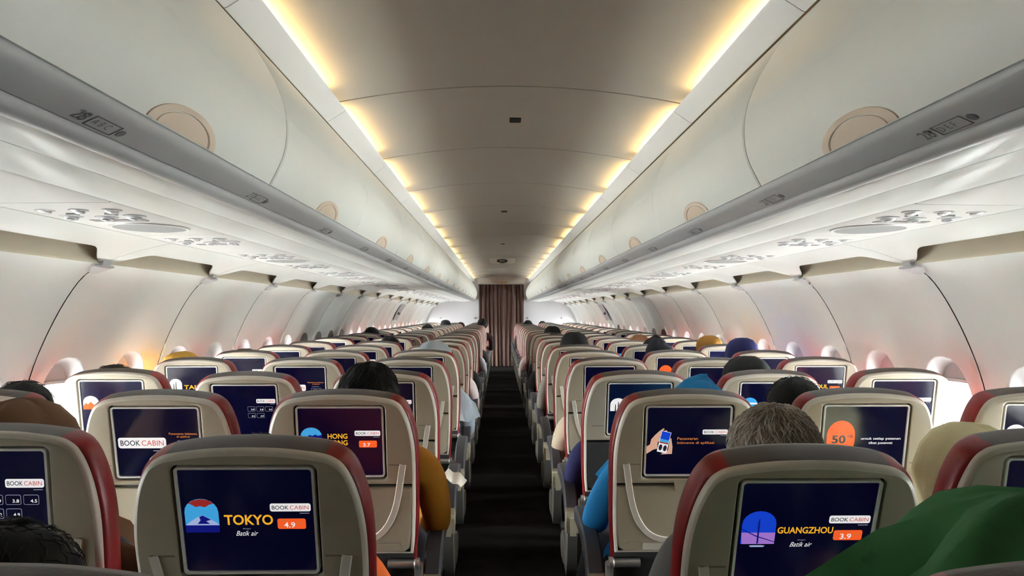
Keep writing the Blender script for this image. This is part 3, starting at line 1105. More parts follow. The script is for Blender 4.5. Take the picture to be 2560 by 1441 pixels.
def badge(x0, x1, y0, y1):
    w, h = x1 - x0, y1 - y0
    return [plate(rr(x0, x1, y0, y1, h * 0.25), 1, G_WHITE, 'logo_badge'),
            word('BOOK', x0 + w * 0.05, x0 + w * 0.46, y0 + h * 0.25, y1 - h * 0.25, 2, G_DARKT, 0.012),
            word('CABIN', x0 + w * 0.49, x1 - w * 0.05, y0 + h * 0.25, y1 - h * 0.25, 2, G_REDT, 0.0),
            plate([(x0 + w * 0.72, y1 + h * 0.2), (x1 - w * 0.04, y1 + h * 0.2), (x1 - w * 0.04, y1 + h * 0.28), (x0 + w * 0.72, y1 + h * 0.28)], 1, G_GREYT, 'small_print')]


def arch(x0, x1, y0, y1, n=10):
    r = (x1 - x0) / 2
    ry = r * 0.8
    p = [(x0 + r - r * math.cos(PI * i / n), y0 + ry - ry * math.sin(PI * i / n)) for i in range(n + 1)]
    return p + [(x1, y1), (x0, y1)]


def city(name_, price, pic, two=False):
    L = [plate(arch(508, 818, 672, 920 if pic != 'tower' else 990), 1, {'peak': G_SKY, 'bay': G_SKY, 'tower': G_BLUE, 'pale': G_WHITE, 'sun': G_WHITE, 'beach': G_SKY}[pic], 'picture')]
    if pic == 'peak':
        L += [plate([(508, 920), (560, 880), (610, 850), (672, 826), (740, 862), (790, 890), (818, 918), (818, 925), (508, 925)], 2, G_SNOW, 'picture'),
              plate([(640, 840), (672, 826), (745, 866), (700, 880), (735, 905), (620, 905), (650, 870)], 3, G_DEEP, 'picture'),
              plate([(508, 918), (818, 918), (818, 985), (508, 985)], 3, G_DEEP, 'picture')]
        pts = [(550, 712), (600, 684), (665, 673), (735, 685), (780, 716), (740, 726), (700, 750), (655, 738), (620, 748), (580, 726)]
        L.append(plate(pts, 2, G_ROSE, 'picture'))
    elif pic == 'bay':
        L += [plate([(508, 800), (560, 790), (600, 800), (640, 776), (680, 790), (720, 770), (760, 788), (818, 776), (818, 930), (508, 930)], 2, G_DEEP, 'picture')]
    elif pic == 'tower':
        L += [plate([(508, 880), (818, 880), (818, 990), (520, 990)], 2, G_LILAC, 'picture'),
              plate([(655, 985), (652, 780), (660, 735), (668, 780), (670, 985)], 3, G_DEEP, 'picture'),
              plate([(508, 838), (640, 905), (818, 966), (818, 972), (636, 913), (508, 846)], 4, G_DEEP, 'picture'),
              plate([(590, 1008), (620, 1004), (700, 1004), (735, 1008), (720, 1020), (605, 1020)], 2, G_SNOW, 'picture')]
    elif pic == 'pale':
        L += [plate([(655, 920), (660, 760), (668, 730), (676, 760), (680, 920)], 2, G_DARKT, 'picture'),
              plate([(600, 920), (604, 800), (612, 780), (620, 800), (624, 920)], 2, G_DARKT, 'picture')]
    elif pic == 'sun':
        L += [plate([(508, 860), (560, 800), (600, 830), (660, 780), (720, 840), (760, 820), (818, 870), (818, 925), (508, 925)], 2, G_ORANGE, 'picture')]
    elif pic == 'beach':
        L += [plate([(508, 770), (818, 770), (818, 800), (508, 800)], 2, G_WHITE, 'picture'),
              plate([(508, 880), (600, 850), (700, 870), (818, 850), (818, 925), (508, 925)], 2, G_BROWN, 'picture')]
    if two:
        a, c = name_.split()
        L += [word(a, 900, 1190, 760, 832, 1, G_GOLD, 0.03), word(c, 900, 1190, 852, 924, 1, G_GOLD, 0.03)]
    else:
        L += [word(name_, 866, 866 + 90 * len(name_), 822, 918, 1, G_GOLD, 0.03) if len(name_) < 8 else word(name_, 836, 1345, 826, 890, 1, G_GOLD, 0.03)]
    L += [word('dengan', 1030, 1104, 946, 962, 1, G_GREYT), word('Batik air', 965, 1170, 974, 1020, 1, G_WHITE, 0.0, 0.4)]
    L += badge(1295, 1670, 718, 792)
    L += [plate(rr(1355, 1617, 860, 957, 18), 1, G_ORANGE, 'price_badge'), word(price, 1415, 1518, 893, 945, 2, G_WHITE, 0.02),
          plate([(1378, 876), (1440, 876), (1440, 881), (1378, 881)], 2, G_AMBER, 'small_print'),
          plate([(1530, 898), (1590, 898), (1590, 905), (1530, 905)], 2, G_AMBER, 'small_print')]
    return L


def table_boxes(x0, y0, s, cells):
    L = []
    for (i, j) in cells:
        a, c = x0 + i * 150 * s, y0 + j * 110 * s
        L += [plate(rr(a, a + 130 * s, c, c + 80 * s, 14 * s), 1, G_GREYT, 'fare_box'), plate(rr(a + 5, a + 130 * s - 5, c + 5, c + 80 * s - 5, 10 * s), 2, G_NAVY, 'fare_box'),
              word(('2.9', '3.8', '4.5', '4.2', '4.9')[(i + 3 * j) % 5], a + 60 * s, a + 115 * s, c + 35 * s, c + 62 * s, 3, G_WHITE, 0.02)]
    return L


def design(kind):
    if kind == 'tokyo':
        return city('TOKYO', '4.9', 'peak')
    if kind == 'guangzhou':
        return city('GUANGZHOU', '3.9', 'tower')
    if kind == 'hongkong':
        return city('HONG KONG', '3.7', 'bay', True)
    if kind == 'dubai':
        return city('DUBAI', '5.6', 'sun')
    if kind == 'taipei':
        return city('TAIPEI', '4.2', 'pale')
    if kind == 'seoul':
        return city('SEOUL', '4.9', 'sun')
    if kind == 'phuket':
        return city('PHUKET', '2.8', 'beach')
    if kind == 'kuala':
        return city('KUALA LUMPUR', '1.5', 'pale', True)
    if kind == 'logo':
        return badge(511, 1206, 809, 959) + [word('Penawaran istimewa', 1256, 1662, 738, 770, 1, G_AMBER, 0.02), word('di aplikasi', 1366, 1555, 782, 816, 1, G_AMBER, 0.02),
                                            plate([(1370, 850), (1530, 850), (1530, 857), (1370, 857)], 1, G_GREYT, 'small_print')] + table_boxes(1340, 890, 0.9, ((0, 0), (1, 0)))
    if kind == 'phone':
        ph = []
        def rot(px, py, a=R(12)):
            return (735 + px * math.cos(a) - py * math.sin(a), 893 + px * math.sin(a) + py * math.cos(a))
        pl = lambda x0, x1, y0, y1: [rot(x0, y0), rot(x1, y0), rot(x1, y1), rot(x0, y1)]
        ph += [plate([(478, 1062), (478, 955), (530, 925), (545, 850), (600, 790), (660, 735), (720, 694), (738, 704), (700, 740), (770, 722), (776, 738), (690, 775), (668, 830), (690, 850), (640, 900), (640, 985), (580, 1000)], 1, G_SKIN, 'picture'),
               plate([(690, 1068), (860, 1062), (864, 960), (840, 835), (820, 850), (800, 1010), (740, 1040)], 1, G_SKIN, 'picture'),
               plate(pl(-72, 72, -155, 150), 2, G_WHITE, 'picture'), plate(pl(-66, 66, -150, 0), 3, G_BLUE, 'picture'), plate(pl(-66, 66, -40, 0), 4, G_SKY, 'picture'),
               plate(pl(-66, 66, 2, 20), 3, G_ROSE, 'picture'), plate([rot(-34 + 26 * math.cos(k), 82 + 44 * math.sin(k)) for k in [2 * PI * i / 14 for i in range(14)]], 3, G_DARKT, 'picture'),
               plate([rot(34 + 26 * math.cos(k), 82 + 44 * math.sin(k)) for k in [2 * PI * i / 14 for i in range(14)]], 3, G_DARKT, 'picture')]
        return ph + [word('Penawaran', 929, 1238, 822, 862, 1, G_AMBER, 0.02), word('istimewa di aplikasi', 929, 1482, 884, 930, 1, G_AMBER, 0.02)] + badge(1300, 1672, 715, 784)
    if kind == 'fifty':
        cap = [(738 + 210 * math.cos(a), 810 - 208 * math.sin(a)) for a in [PI * i / 16 for i in range(17)]] + [(738 + 210 * math.cos(a), 900 - 200 * math.sin(a)) for a in [PI + PI * i / 16 for i in range(17)]]
        return [plate(cap, 1, G_ORANGE, 'offer_badge'), word('50', 605, 813, 810, 928, 2, G_DARKT, 0.04), word('RB', 832, 918, 806, 846, 2, G_DARKT, 0.0), word('Rp', 552, 588, 812, 828, 2, G_DARKT),
                word('DISKON', 592, 898, 966, 1022, 2, G_WHITE, 0.03), word('untuk setiap pesanan', 1041, 1634, 840, 886, 1, G_WHITE, 0.02), word('tiket pesawat', 1160, 1520, 902, 948, 1, G_WHITE, 0.02)]
    if kind == 'table':
        return badge(1300, 1672, 655, 735) + table_boxes(1120, 800, 1.15, ((0, 0), (1, 0), (2, 0), (0, 1), (1, 1)))
    if kind == 'badge':
        return badge(1295, 1670, 718, 792)
    return []


SCREEN_MESH = SD['screen_geo'].mesh('screen', G_NAVY, smooth=0)
DESIGN = {}


def get_design(kind):
    if kind not in DESIGN:
        DESIGN[kind] = design(kind)
    return DESIGN[kind]


# ------------------------------------------------------------------ seat placement
PLAN = {  # (row, column): screen picture
    (0, 'C'): 'tokyo', (0, 'D'): 'guangzhou', (0, 'B'): 'table', (0, 'E'): 'badge', (1, 'C'): 'hongkong', (1, 'B'): 'logo', (1, 'D'): 'phone', (1, 'E'): 'fifty', (1, 'F'): 'kuala',
    (2, 'A'): 'seoul', (2, 'B'): 'table', (2, 'C'): 'badge', (2, 'D'): 'kuala', (2, 'E'): 'phuket', (2, 'F'): 'badge', (3, 'A'): 'taipei', (3, 'B'): 'logo', (3, 'C'): 'badge', (3, 'E'): 'logo', (3, 'F'): 'seoul',
    (4, 'A'): 'dubai', (4, 'E'): 'fifty', (4, 'F'): 'logo', (5, 'B'): 'table', (6, 'E'): 'phuket', (5, 'F'): 'badge', (7, 'D'): 'taipei'}
SCREEN_WORDS = {'tokyo': 'TOKYO screen', 'guangzhou': 'GUANGZHOU screen', 'hongkong': 'HONG KONG screen', 'logo': 'logo screen', 'phone': 'phone advert screen', 'fifty': '50 DISKON screen',
                'table': 'fare table screen', 'dubai': 'DUBAI screen', 'taipei': 'TAIPEI screen', 'seoul': 'city screen', 'phuket': 'beach screen', 'kuala': 'tower screen', 'badge': 'dark screen', None: 'navy screen'}
TILT = {(0, 'C'): 15.5, (0, 'B'): 8.0, (2, 'B'): 15.5, (2, 'A'): 11.0, (3, 'A'): 11.5, (3, 'B'): 12, (0, 'D'): 20.0, (1, 'D'): 13, (1, 'C'): 13, (2, 'D'): 14.5, (2, 'F'): 12, (3, 'F'): 12, (1, 'F'): 12, (1, 'E'): 12.5}
COLW = {'A': 'left window', 'B': 'left middle', 'C': 'left aisle', 'D': 'right aisle', 'E': 'right middle', 'F': 'right window'}
BACK_PARTS = ['back_cushion', 'headrest_cover', 'edge_trim', 'back_shell', 'screen_surround', 'screen_rim', 'tray_table', 'tray_arm', 'tray_latch']
random.seed(11)
HINGE_Q = 0.495
SEATS = {}


def make_seat(row, colm):
    tilt = R(TILT.get((row, colm), random.uniform(11.8, 14.2)))
    x = SEATX[colm]
    y = ROW0 + ROW_P * row + 0.150
    kind = PLAN.get((row, colm))
    nm = ORD[row + 1]
    s_ = tag(obj('airline_seat', None, None, (x, y, 0)), 'beige-backed red leather seat, %s column, %s row from the camera, %s' % (COLW[colm], nm, SCREEN_WORDS[kind]), 'seat', 'economy seats in rows')
    rot = (tilt, 0, 0)
    loc = (0, 0, 0.42)
    for p in BACK_PARTS:
        obj(p, SD[p], s_, loc, rot)
    for gx in (-0.154, 0.154):
        obj('grip_line', SD['grip_line'], s_, (gx, 0, 0.42), rot)
    scr = obj('screen', SCREEN_MESH, s_, loc, rot)
    for n_, me in get_design(kind) if kind else ():
        obj(n_, me, scr)
    tray = [c for c in s_.children if c.name.startswith('tray_table')][0]
    if row < 12:
        obj('printed_symbol', SD['printed_symbol'], tray)
        obj('placard', SD['placard'], tray)
    if (row, colm) == (2, 'D'):      # this tray is folded down, its recess shows dark
        for c_ in list(s_.children):
            if c_.name.startswith('tray_arm'):
                bpy.data.objects.remove(c_)
        for g_ in list(tray.children):
            bpy.data.objects.remove(g_)
        tray.name = 'tray_recess'
        tray.material_slots[0].link = 'OBJECT'
        tray.material_slots[0].material = M_GAP
    obj('seat_cushion', SD['seat_cushion'], s_)
    obj('seat_frame', SD['seat_frame'], s_)
    hw = LB - HINGE_Q
    hy, hz = -math.sin(tilt) * hw - 0.012, 0.42 + math.cos(tilt) * hw
    for sgn in (1, -1):
        h = obj('recline_hinge', SD['recline_hinge'], s_, (sgn * 0.165, hy, hz - 0.01))
        if sgn < 0:
            h.rotation_euler = (0, 0, 0)
            h.scale = (-1, 1, 1)
    for lx in (-0.14, 0.14):
        obj('leg', SD['leg'], s_, (lx, 0, 0))
    inner = {'A': -0.25, 'B': -0.255, 'C': -0.255, 'D': 0.255, 'E': 0.255, 'F': 0.25}[colm]
    aisle = {'C': 0.242, 'D': -0.242}.get(colm)
    for ax in [inner] + ([aisle] if aisle else []):
        a = obj('armrest', SD['armrest'], s_, (ax, 0, 0))
        obj('armrest_cap', SD['armrest_cap'], a)
        obj('armrest_support', SD['armrest_support'], a)
    if aisle:
        obj('side_shroud', SD['side_shroud'], s_, (aisle, 0, 0))
    SEATS[(row, colm)] = s_
    return s_


for row in range(-1, 21):
    for colm in 'ABCDEF':
        if row == -1 and colm in 'ABEF':
            continue
        if row == 0 and colm in 'AF':
            continue
        make_seat(row, colm)

# ------------------------------------------------------------------ passengers (seated figures, facing forward)
M_SKIN = mat('skin', S(172, 122, 94), 0.55, var=0.08)
M_PANTS = mat('dark_trousers', S(44, 46, 58), 0.85, var=0.15, bump=0.2, bscale=200)


def skin_body():
    V, E, RR = [], [], []

    def chain(pts, start=None):
        prev = start
        for (p, r) in pts:
            V.append(p)
            RR.append(r if isinstance(r, tuple) else (r, r))
            i = len(V) - 1
            if prev is not None:
                E.append((prev, i))
            prev = i
        return prev
    pel = chain([((0, 0.17, 0.50), (0.13, 0.10))])
    sp = chain([((0, 0.13, 0.62), (0.13, 0.095)), ((0, 0.10, 0.74), (0.145, 0.10))], pel)
    ch = chain([((0, 0.085, 0.825), (0.115, 0.085))], sp)
    nk = chain([((0, 0.095, 0.885), (0.058, 0.055)), ((0, 0.105, 0.93), (0.052, 0.052))], ch)
    hd = chain([((0, 0.115, 0.965), (0.062, 0.070)), ((0, 0.118, 1.01), (0.070, 0.084)), ((0, 0.115, 1.055), (0.068, 0.080)), ((0, 0.110, 1.085), (0.045, 0.05))], nk)
    face = len(V) - 3
    chain([((0, 0.205, 0.985), 0.014), ((0, 0.222, 0.978), 0.009)], face)           # nose
    for s_ in (-1, 1):
        chain([((s_ * 0.078, 0.105, 1.0), (0.010, 0.016)), ((s_ * 0.086, 0.098, 1.012), (0.006, 0.012))], face)  # ears
        el = chain([((s_ * 0.135, 0.085, 0.825), 0.066), ((s_ * 0.190, 0.09, 0.80), 0.064), ((s_ * 0.215, 0.115, 0.70), 0.054), ((s_ * 0.222, 0.15, 0.615), 0.046)], ch)
        wr = chain([((s_ * 0.19, 0.25, 0.605), 0.042), ((s_ * 0.14, 0.35, 0.61), 0.028)], el)
        palm = chain([((s_ * 0.115, 0.395, 0.61), (0.034, 0.016)), ((s_ * 0.10, 0.425, 0.606), (0.036, 0.014))], wr)
        for k, (dx, ln) in enumerate(((-0.026, 0.062), (-0.009, 0.074), (0.009, 0.070), (0.026, 0.052))):
            bx, by, bz = s_ * 0.10 + dx, 0.432, 0.605
            chain([((bx, by, bz), 0.009), ((bx + dx * 0.2, by + ln * 0.45, bz - 0.004), 0.0085), ((bx + dx * 0.2, by + ln * 0.8, bz - 0.016), 0.0078), ((bx + dx * 0.2, by + ln, bz - 0.030), 0.007)], palm)
        chain([((s_ * 0.075, 0.395, 0.612), 0.0105), ((s_ * 0.058, 0.425, 0.612), 0.0095), ((s_ * 0.056, 0.448, 0.606), 0.008)], palm - 1)
        kn = chain([((s_ * 0.09, 0.24, 0.475), 0.085), ((s_ * 0.10, 0.42, 0.475), 0.072), ((s_ * 0.105, 0.555, 0.47), 0.060)], pel)
        chain([((s_ * 0.105, 0.575, 0.32), 0.054), ((s_ * 0.10, 0.565, 0.14), 0.042), ((s_ * 0.10, 0.57, 0.06), 0.040), ((s_ * 0.105, 0.68, 0.035), (0.036, 0.03)), ((s_ * 0.105, 0.73, 0.03), (0.03, 0.022))], kn)
    me = bpy.data.meshes.new('person_skeleton')
    me.from_pydata(V, E, [])
    o = bpy.data.objects.new('tmp_body', me)
    COL.objects.link(o)
    o.modifiers.new('skin', 'SKIN')
    for i, sv in enumerate(me.skin_vertices[0].data):
        sv.radius = RR[i]
        sv.use_root = (i == 0)
    sub = o.modifiers.new('subdiv', 'SUBSURF')
    sub.levels = 2
    sub.render_levels = 2
    dg = bpy.context.evaluated_depsgraph_get()
    res = bpy.data.meshes.new_from_object(o.evaluated_get(dg))
    bpy.data.objects.remove(o)
    res.name = 'person_body'
    res.materials.clear()
    for m in (M_SKIN, M_PANTS, M_PANTS, M_DARK):
        res.materials.append(m)
    for p in res.polygons:
        c = p.center
        mi = 1
        if c.z > 0.905 and abs(c.x) < 0.12:
            mi = 0
        elif c.y > 0.355 and c.z > 0.56:
            mi = 0
        elif c.z < 0.10:
            mi = 3
        elif c.z < 0.50 or (c.y > 0.22 and c.z < 0.565):
            mi = 2
        p.material_index = mi
        p.use_smooth = True
    return res


BODY = skin_body()
HC = Vector((0, 0.108, 1.02))     # head centre


def hair_mesh(seed, m, tufts=260, rough=0.006, length=0.035, size=1.0, low=-0.055, flat=1.0, m2=None):
    """hair cap over crown and nape, with strands lying on it"""
    rnd = random.Random(seed)
    b = MB()
    nu, nv = 28, 14
    ax, ay, az = 0.088 * size, 0.104 * size, 0.098 * size * flat
    ph = [rnd.uniform(0, 6) for _ in range(6)]

    def srf(a, e, k=1.0):
        d = 1 + rough * 6 * (math.sin(3 * a + ph[0]) * math.sin(4 * e + ph[1]) + 0.5 * math.sin(7 * a + ph[2]) * math.cos(6 * e + ph[3]))
        return Vector((ax * k * d * math.cos(e) * math.cos(a), ay * k * d * math.cos(e) * math.sin(a), az * k * d * math.sin(e)))
    rs = []
    for i in range(nv + 1):
        ring = []
        for j in range(nu):
            a = 2 * PI * j / nu
            front = max(0.0, math.sin(a))            # +y is the face side
            e0 = -0.75 + 1.15 * front ** 1.5         # hairline higher at the front
            e = e0 + (PI / 2 - e0) * (i / nv)
            ring.append(HC + srf(a, e * 0.999))
        rs.append(ring)
    inner = [HC + (p - HC) * 0.86 for p in rs[0]]
    b.rings([inner] + rs, False, True)
    for k in range(tufts):
        a = rnd.uniform(0, 2 * PI)
        e = rnd.uniform(-0.45 if math.sin(a) < 0.2 else 0.5, 1.45)
        p0 = HC + srf(a, e, 0.99)
        da = rnd.uniform(-0.35, 0.35)
        L = length * rnd.uniform(0.6, 1.3)
        p1 = HC + srf(a + da * 0.5, e - L * 5, 1.03 + rnd.uniform(0, 0.03))
        p2 = HC + srf(a + da, e - L * 10, 1.02 + rnd.uniform(0, 0.045))
        side_ = (p1 - p0).cross(p0 - HC).normalized() * rnd.uniform(0.0006, 0.0017)
        up_ = (p0 - HC).normalized() * 0.0012
        b.add([p0 - side_, p0 + side_, p1 + side_ * 0.8, p1 - side_ * 0.8, p2, p1 + up_], [(0, 1, 5), (1, 2, 5), (0, 5, 3), (5, 2, 4), (3, 5, 4)], 1 if m2 and k % 3 else 0)
    return b.mesh('hair', [m, m2] if m2 else m, smooth=60)


def hood_mesh(seed, m, drape=1.0, size=1.0, fold=0.006, peak=0.0, skew=0.0, beanie=False, long=0.0, cone=False):
    """head cloth: hood over the head falling to the shoulders (or a close cap)"""
    rnd = random.Random(seed)
    ph = [rnd.uniform(0, 6) for _ in range(8)]
    b = MB()
    n = 44
    if beanie:
        prof = [(0.128, 0.002, 0), (0.126, 0.035, 0), (0.112, 0.070, 0), (0.085, 0.092, 0), (0.050, 0.101, 0), (0.012, 0.104, 0), (0.008, 0.101, 0), (-0.012, 0.104, 0), (-0.014, 0.096, 0)]
    else:
        prof = [(0.116, 0.003, 0), (0.112, 0.034, 0), (0.096, 0.066, 0), (0.066, 0.090, 0), (0.025, 0.104, 0), (-0.02, 0.104, 0.1), (-0.06, 0.096, 0.2), (-0.095, 0.098, 0.4),
                (-0.125, 0.125, 0.6), (-0.155, 0.170 * drape, 0.8), (-0.20, 0.215 * drape, 1.0), (-0.27 - long, 0.235 * drape, 1.0)]
    if cone:
        prof = [(0.116, 0.004, 0), (0.108, 0.045, 0.1), (0.09, 0.085, 0.2), (0.06, 0.115, 0.3), (0.03, 0.14, 0.45), (-0.01, 0.175, 0.6), (-0.05, 0.215, 0.8), (-0.09, 0.25, 1.0), (-0.25, 0.26, 1.0)]
    rs = []
    for (dz, r, f) in prof:
        ring = []
        for j in range(n):
            a = 2 * PI * j / n
            w = fold * (0.4 + 2.4 * f) * (math.sin(5 * a + ph[0] + dz * 14) + 0.6 * math.sin(9 * a + ph[1] - dz * 22) + 0.4 * math.sin(14 * a + ph[2]))
            rx = (r * size + w) * (0.92 if f < 0.5 else 1.0)
            ry = (r * size + w) * (1.04 if f < 0.5 else 0.68)
            pk = peak * max(0, math.cos(a - ph[3])) * max(0, dz) * 6
            ring.append((rx * math.cos(a) + skew * f, HC.y + ry * math.sin(a) - 0.01 * f, HC.z + dz * size + pk + 0.5 * w * (1 if f > 0.3 else 0.3)))
        rs.append(ring)
    faces_top = rs[0]
    k = len(rs)
    rin = [[(x * 0.97, HC.y + (y - HC.y) * 0.97, z - 0.004) for x, y, z in ring] for ring in reversed(rs[1:])]
    b.rings(rs + rin, True, True)
    me = b.mesh('head_cloth', m, smooth=70)
    if not beanie:  # leave the face open
        bm = bmesh.new()
        bm.from_mesh(me)
        kill = [f for f in bm.faces if f.calc_center_median().y > HC.y + 0.055 and HC.z - 0.085 < f.calc_center_median().z < HC.z + 0.05 and abs(f.calc_center_median().x) < 0.062]
        bmesh.ops.delete(bm, geom=kill, context='FACES')
        bm.to_mesh(me)
        bm.free()
    return me


eye_b = MB()
eye_b.tube([(0, -0.006, 0), (0, 0.0, 0), (0, 0.006, 0)], [0.006, 0.010, 0.004], 10)
EYE = eye_b.mesh('eye', mat('eye_white', S(226, 222, 218), 0.2), smooth=60)
mo = MB()
mo.tube([(-0.022, -0.004, 0), (-0.01, 0.002, 0.002), (0, 0.003, 0), (0.01, 0.002, 0.002), (0.022, -0.004, 0)], [0.002, 0.005, 0.006, 0.005, 0.002], 8)
MOUTH = mo.mesh('mouth', mat('lips', S(150, 88, 80), 0.4), smooth=60)


def cloth(rgb):
    return mat('cloth_%d_%d_%d' % rgb, S(*rgb), 0.88, var=0.12, scale=9, bump=1.0, bscale=14)


M_BLKH = mat('black_hair', S(9, 8, 8), 0.5, var=0.3, scale=60, spec=0.2)
M_BRNH = mat('brown_hair', S(132, 82, 42), 0.6, var=0.3, scale=60)
M_GRYH = mat('grey_hair', S(128, 114, 100), 0.6, var=0.4, scale=70, stretch=(3, 1, 1))
M_SLVH = mat('silver_hair', S(186, 178, 166), 0.5, var=0.2, scale=60)
HAIRS = {'black1': hair_mesh(1, M_BLKH, 400, 0.004, 0.03), 'black2': hair_mesh(2, M_BLKH, 1100, 0.009, 0.045, 1.04), 'brown': hair_mesh(4, M_BRNH, 300, 0.010, 0.05, 1.05, flat=0.92),
         'grey': hair_mesh(5, M_GRYH, 2200, 0.004, 0.04, 1.08, m2=M_SLVH), 'bun': hair_mesh(6, M_BLKH, 200, 0.012, 0.04, 1.05)}

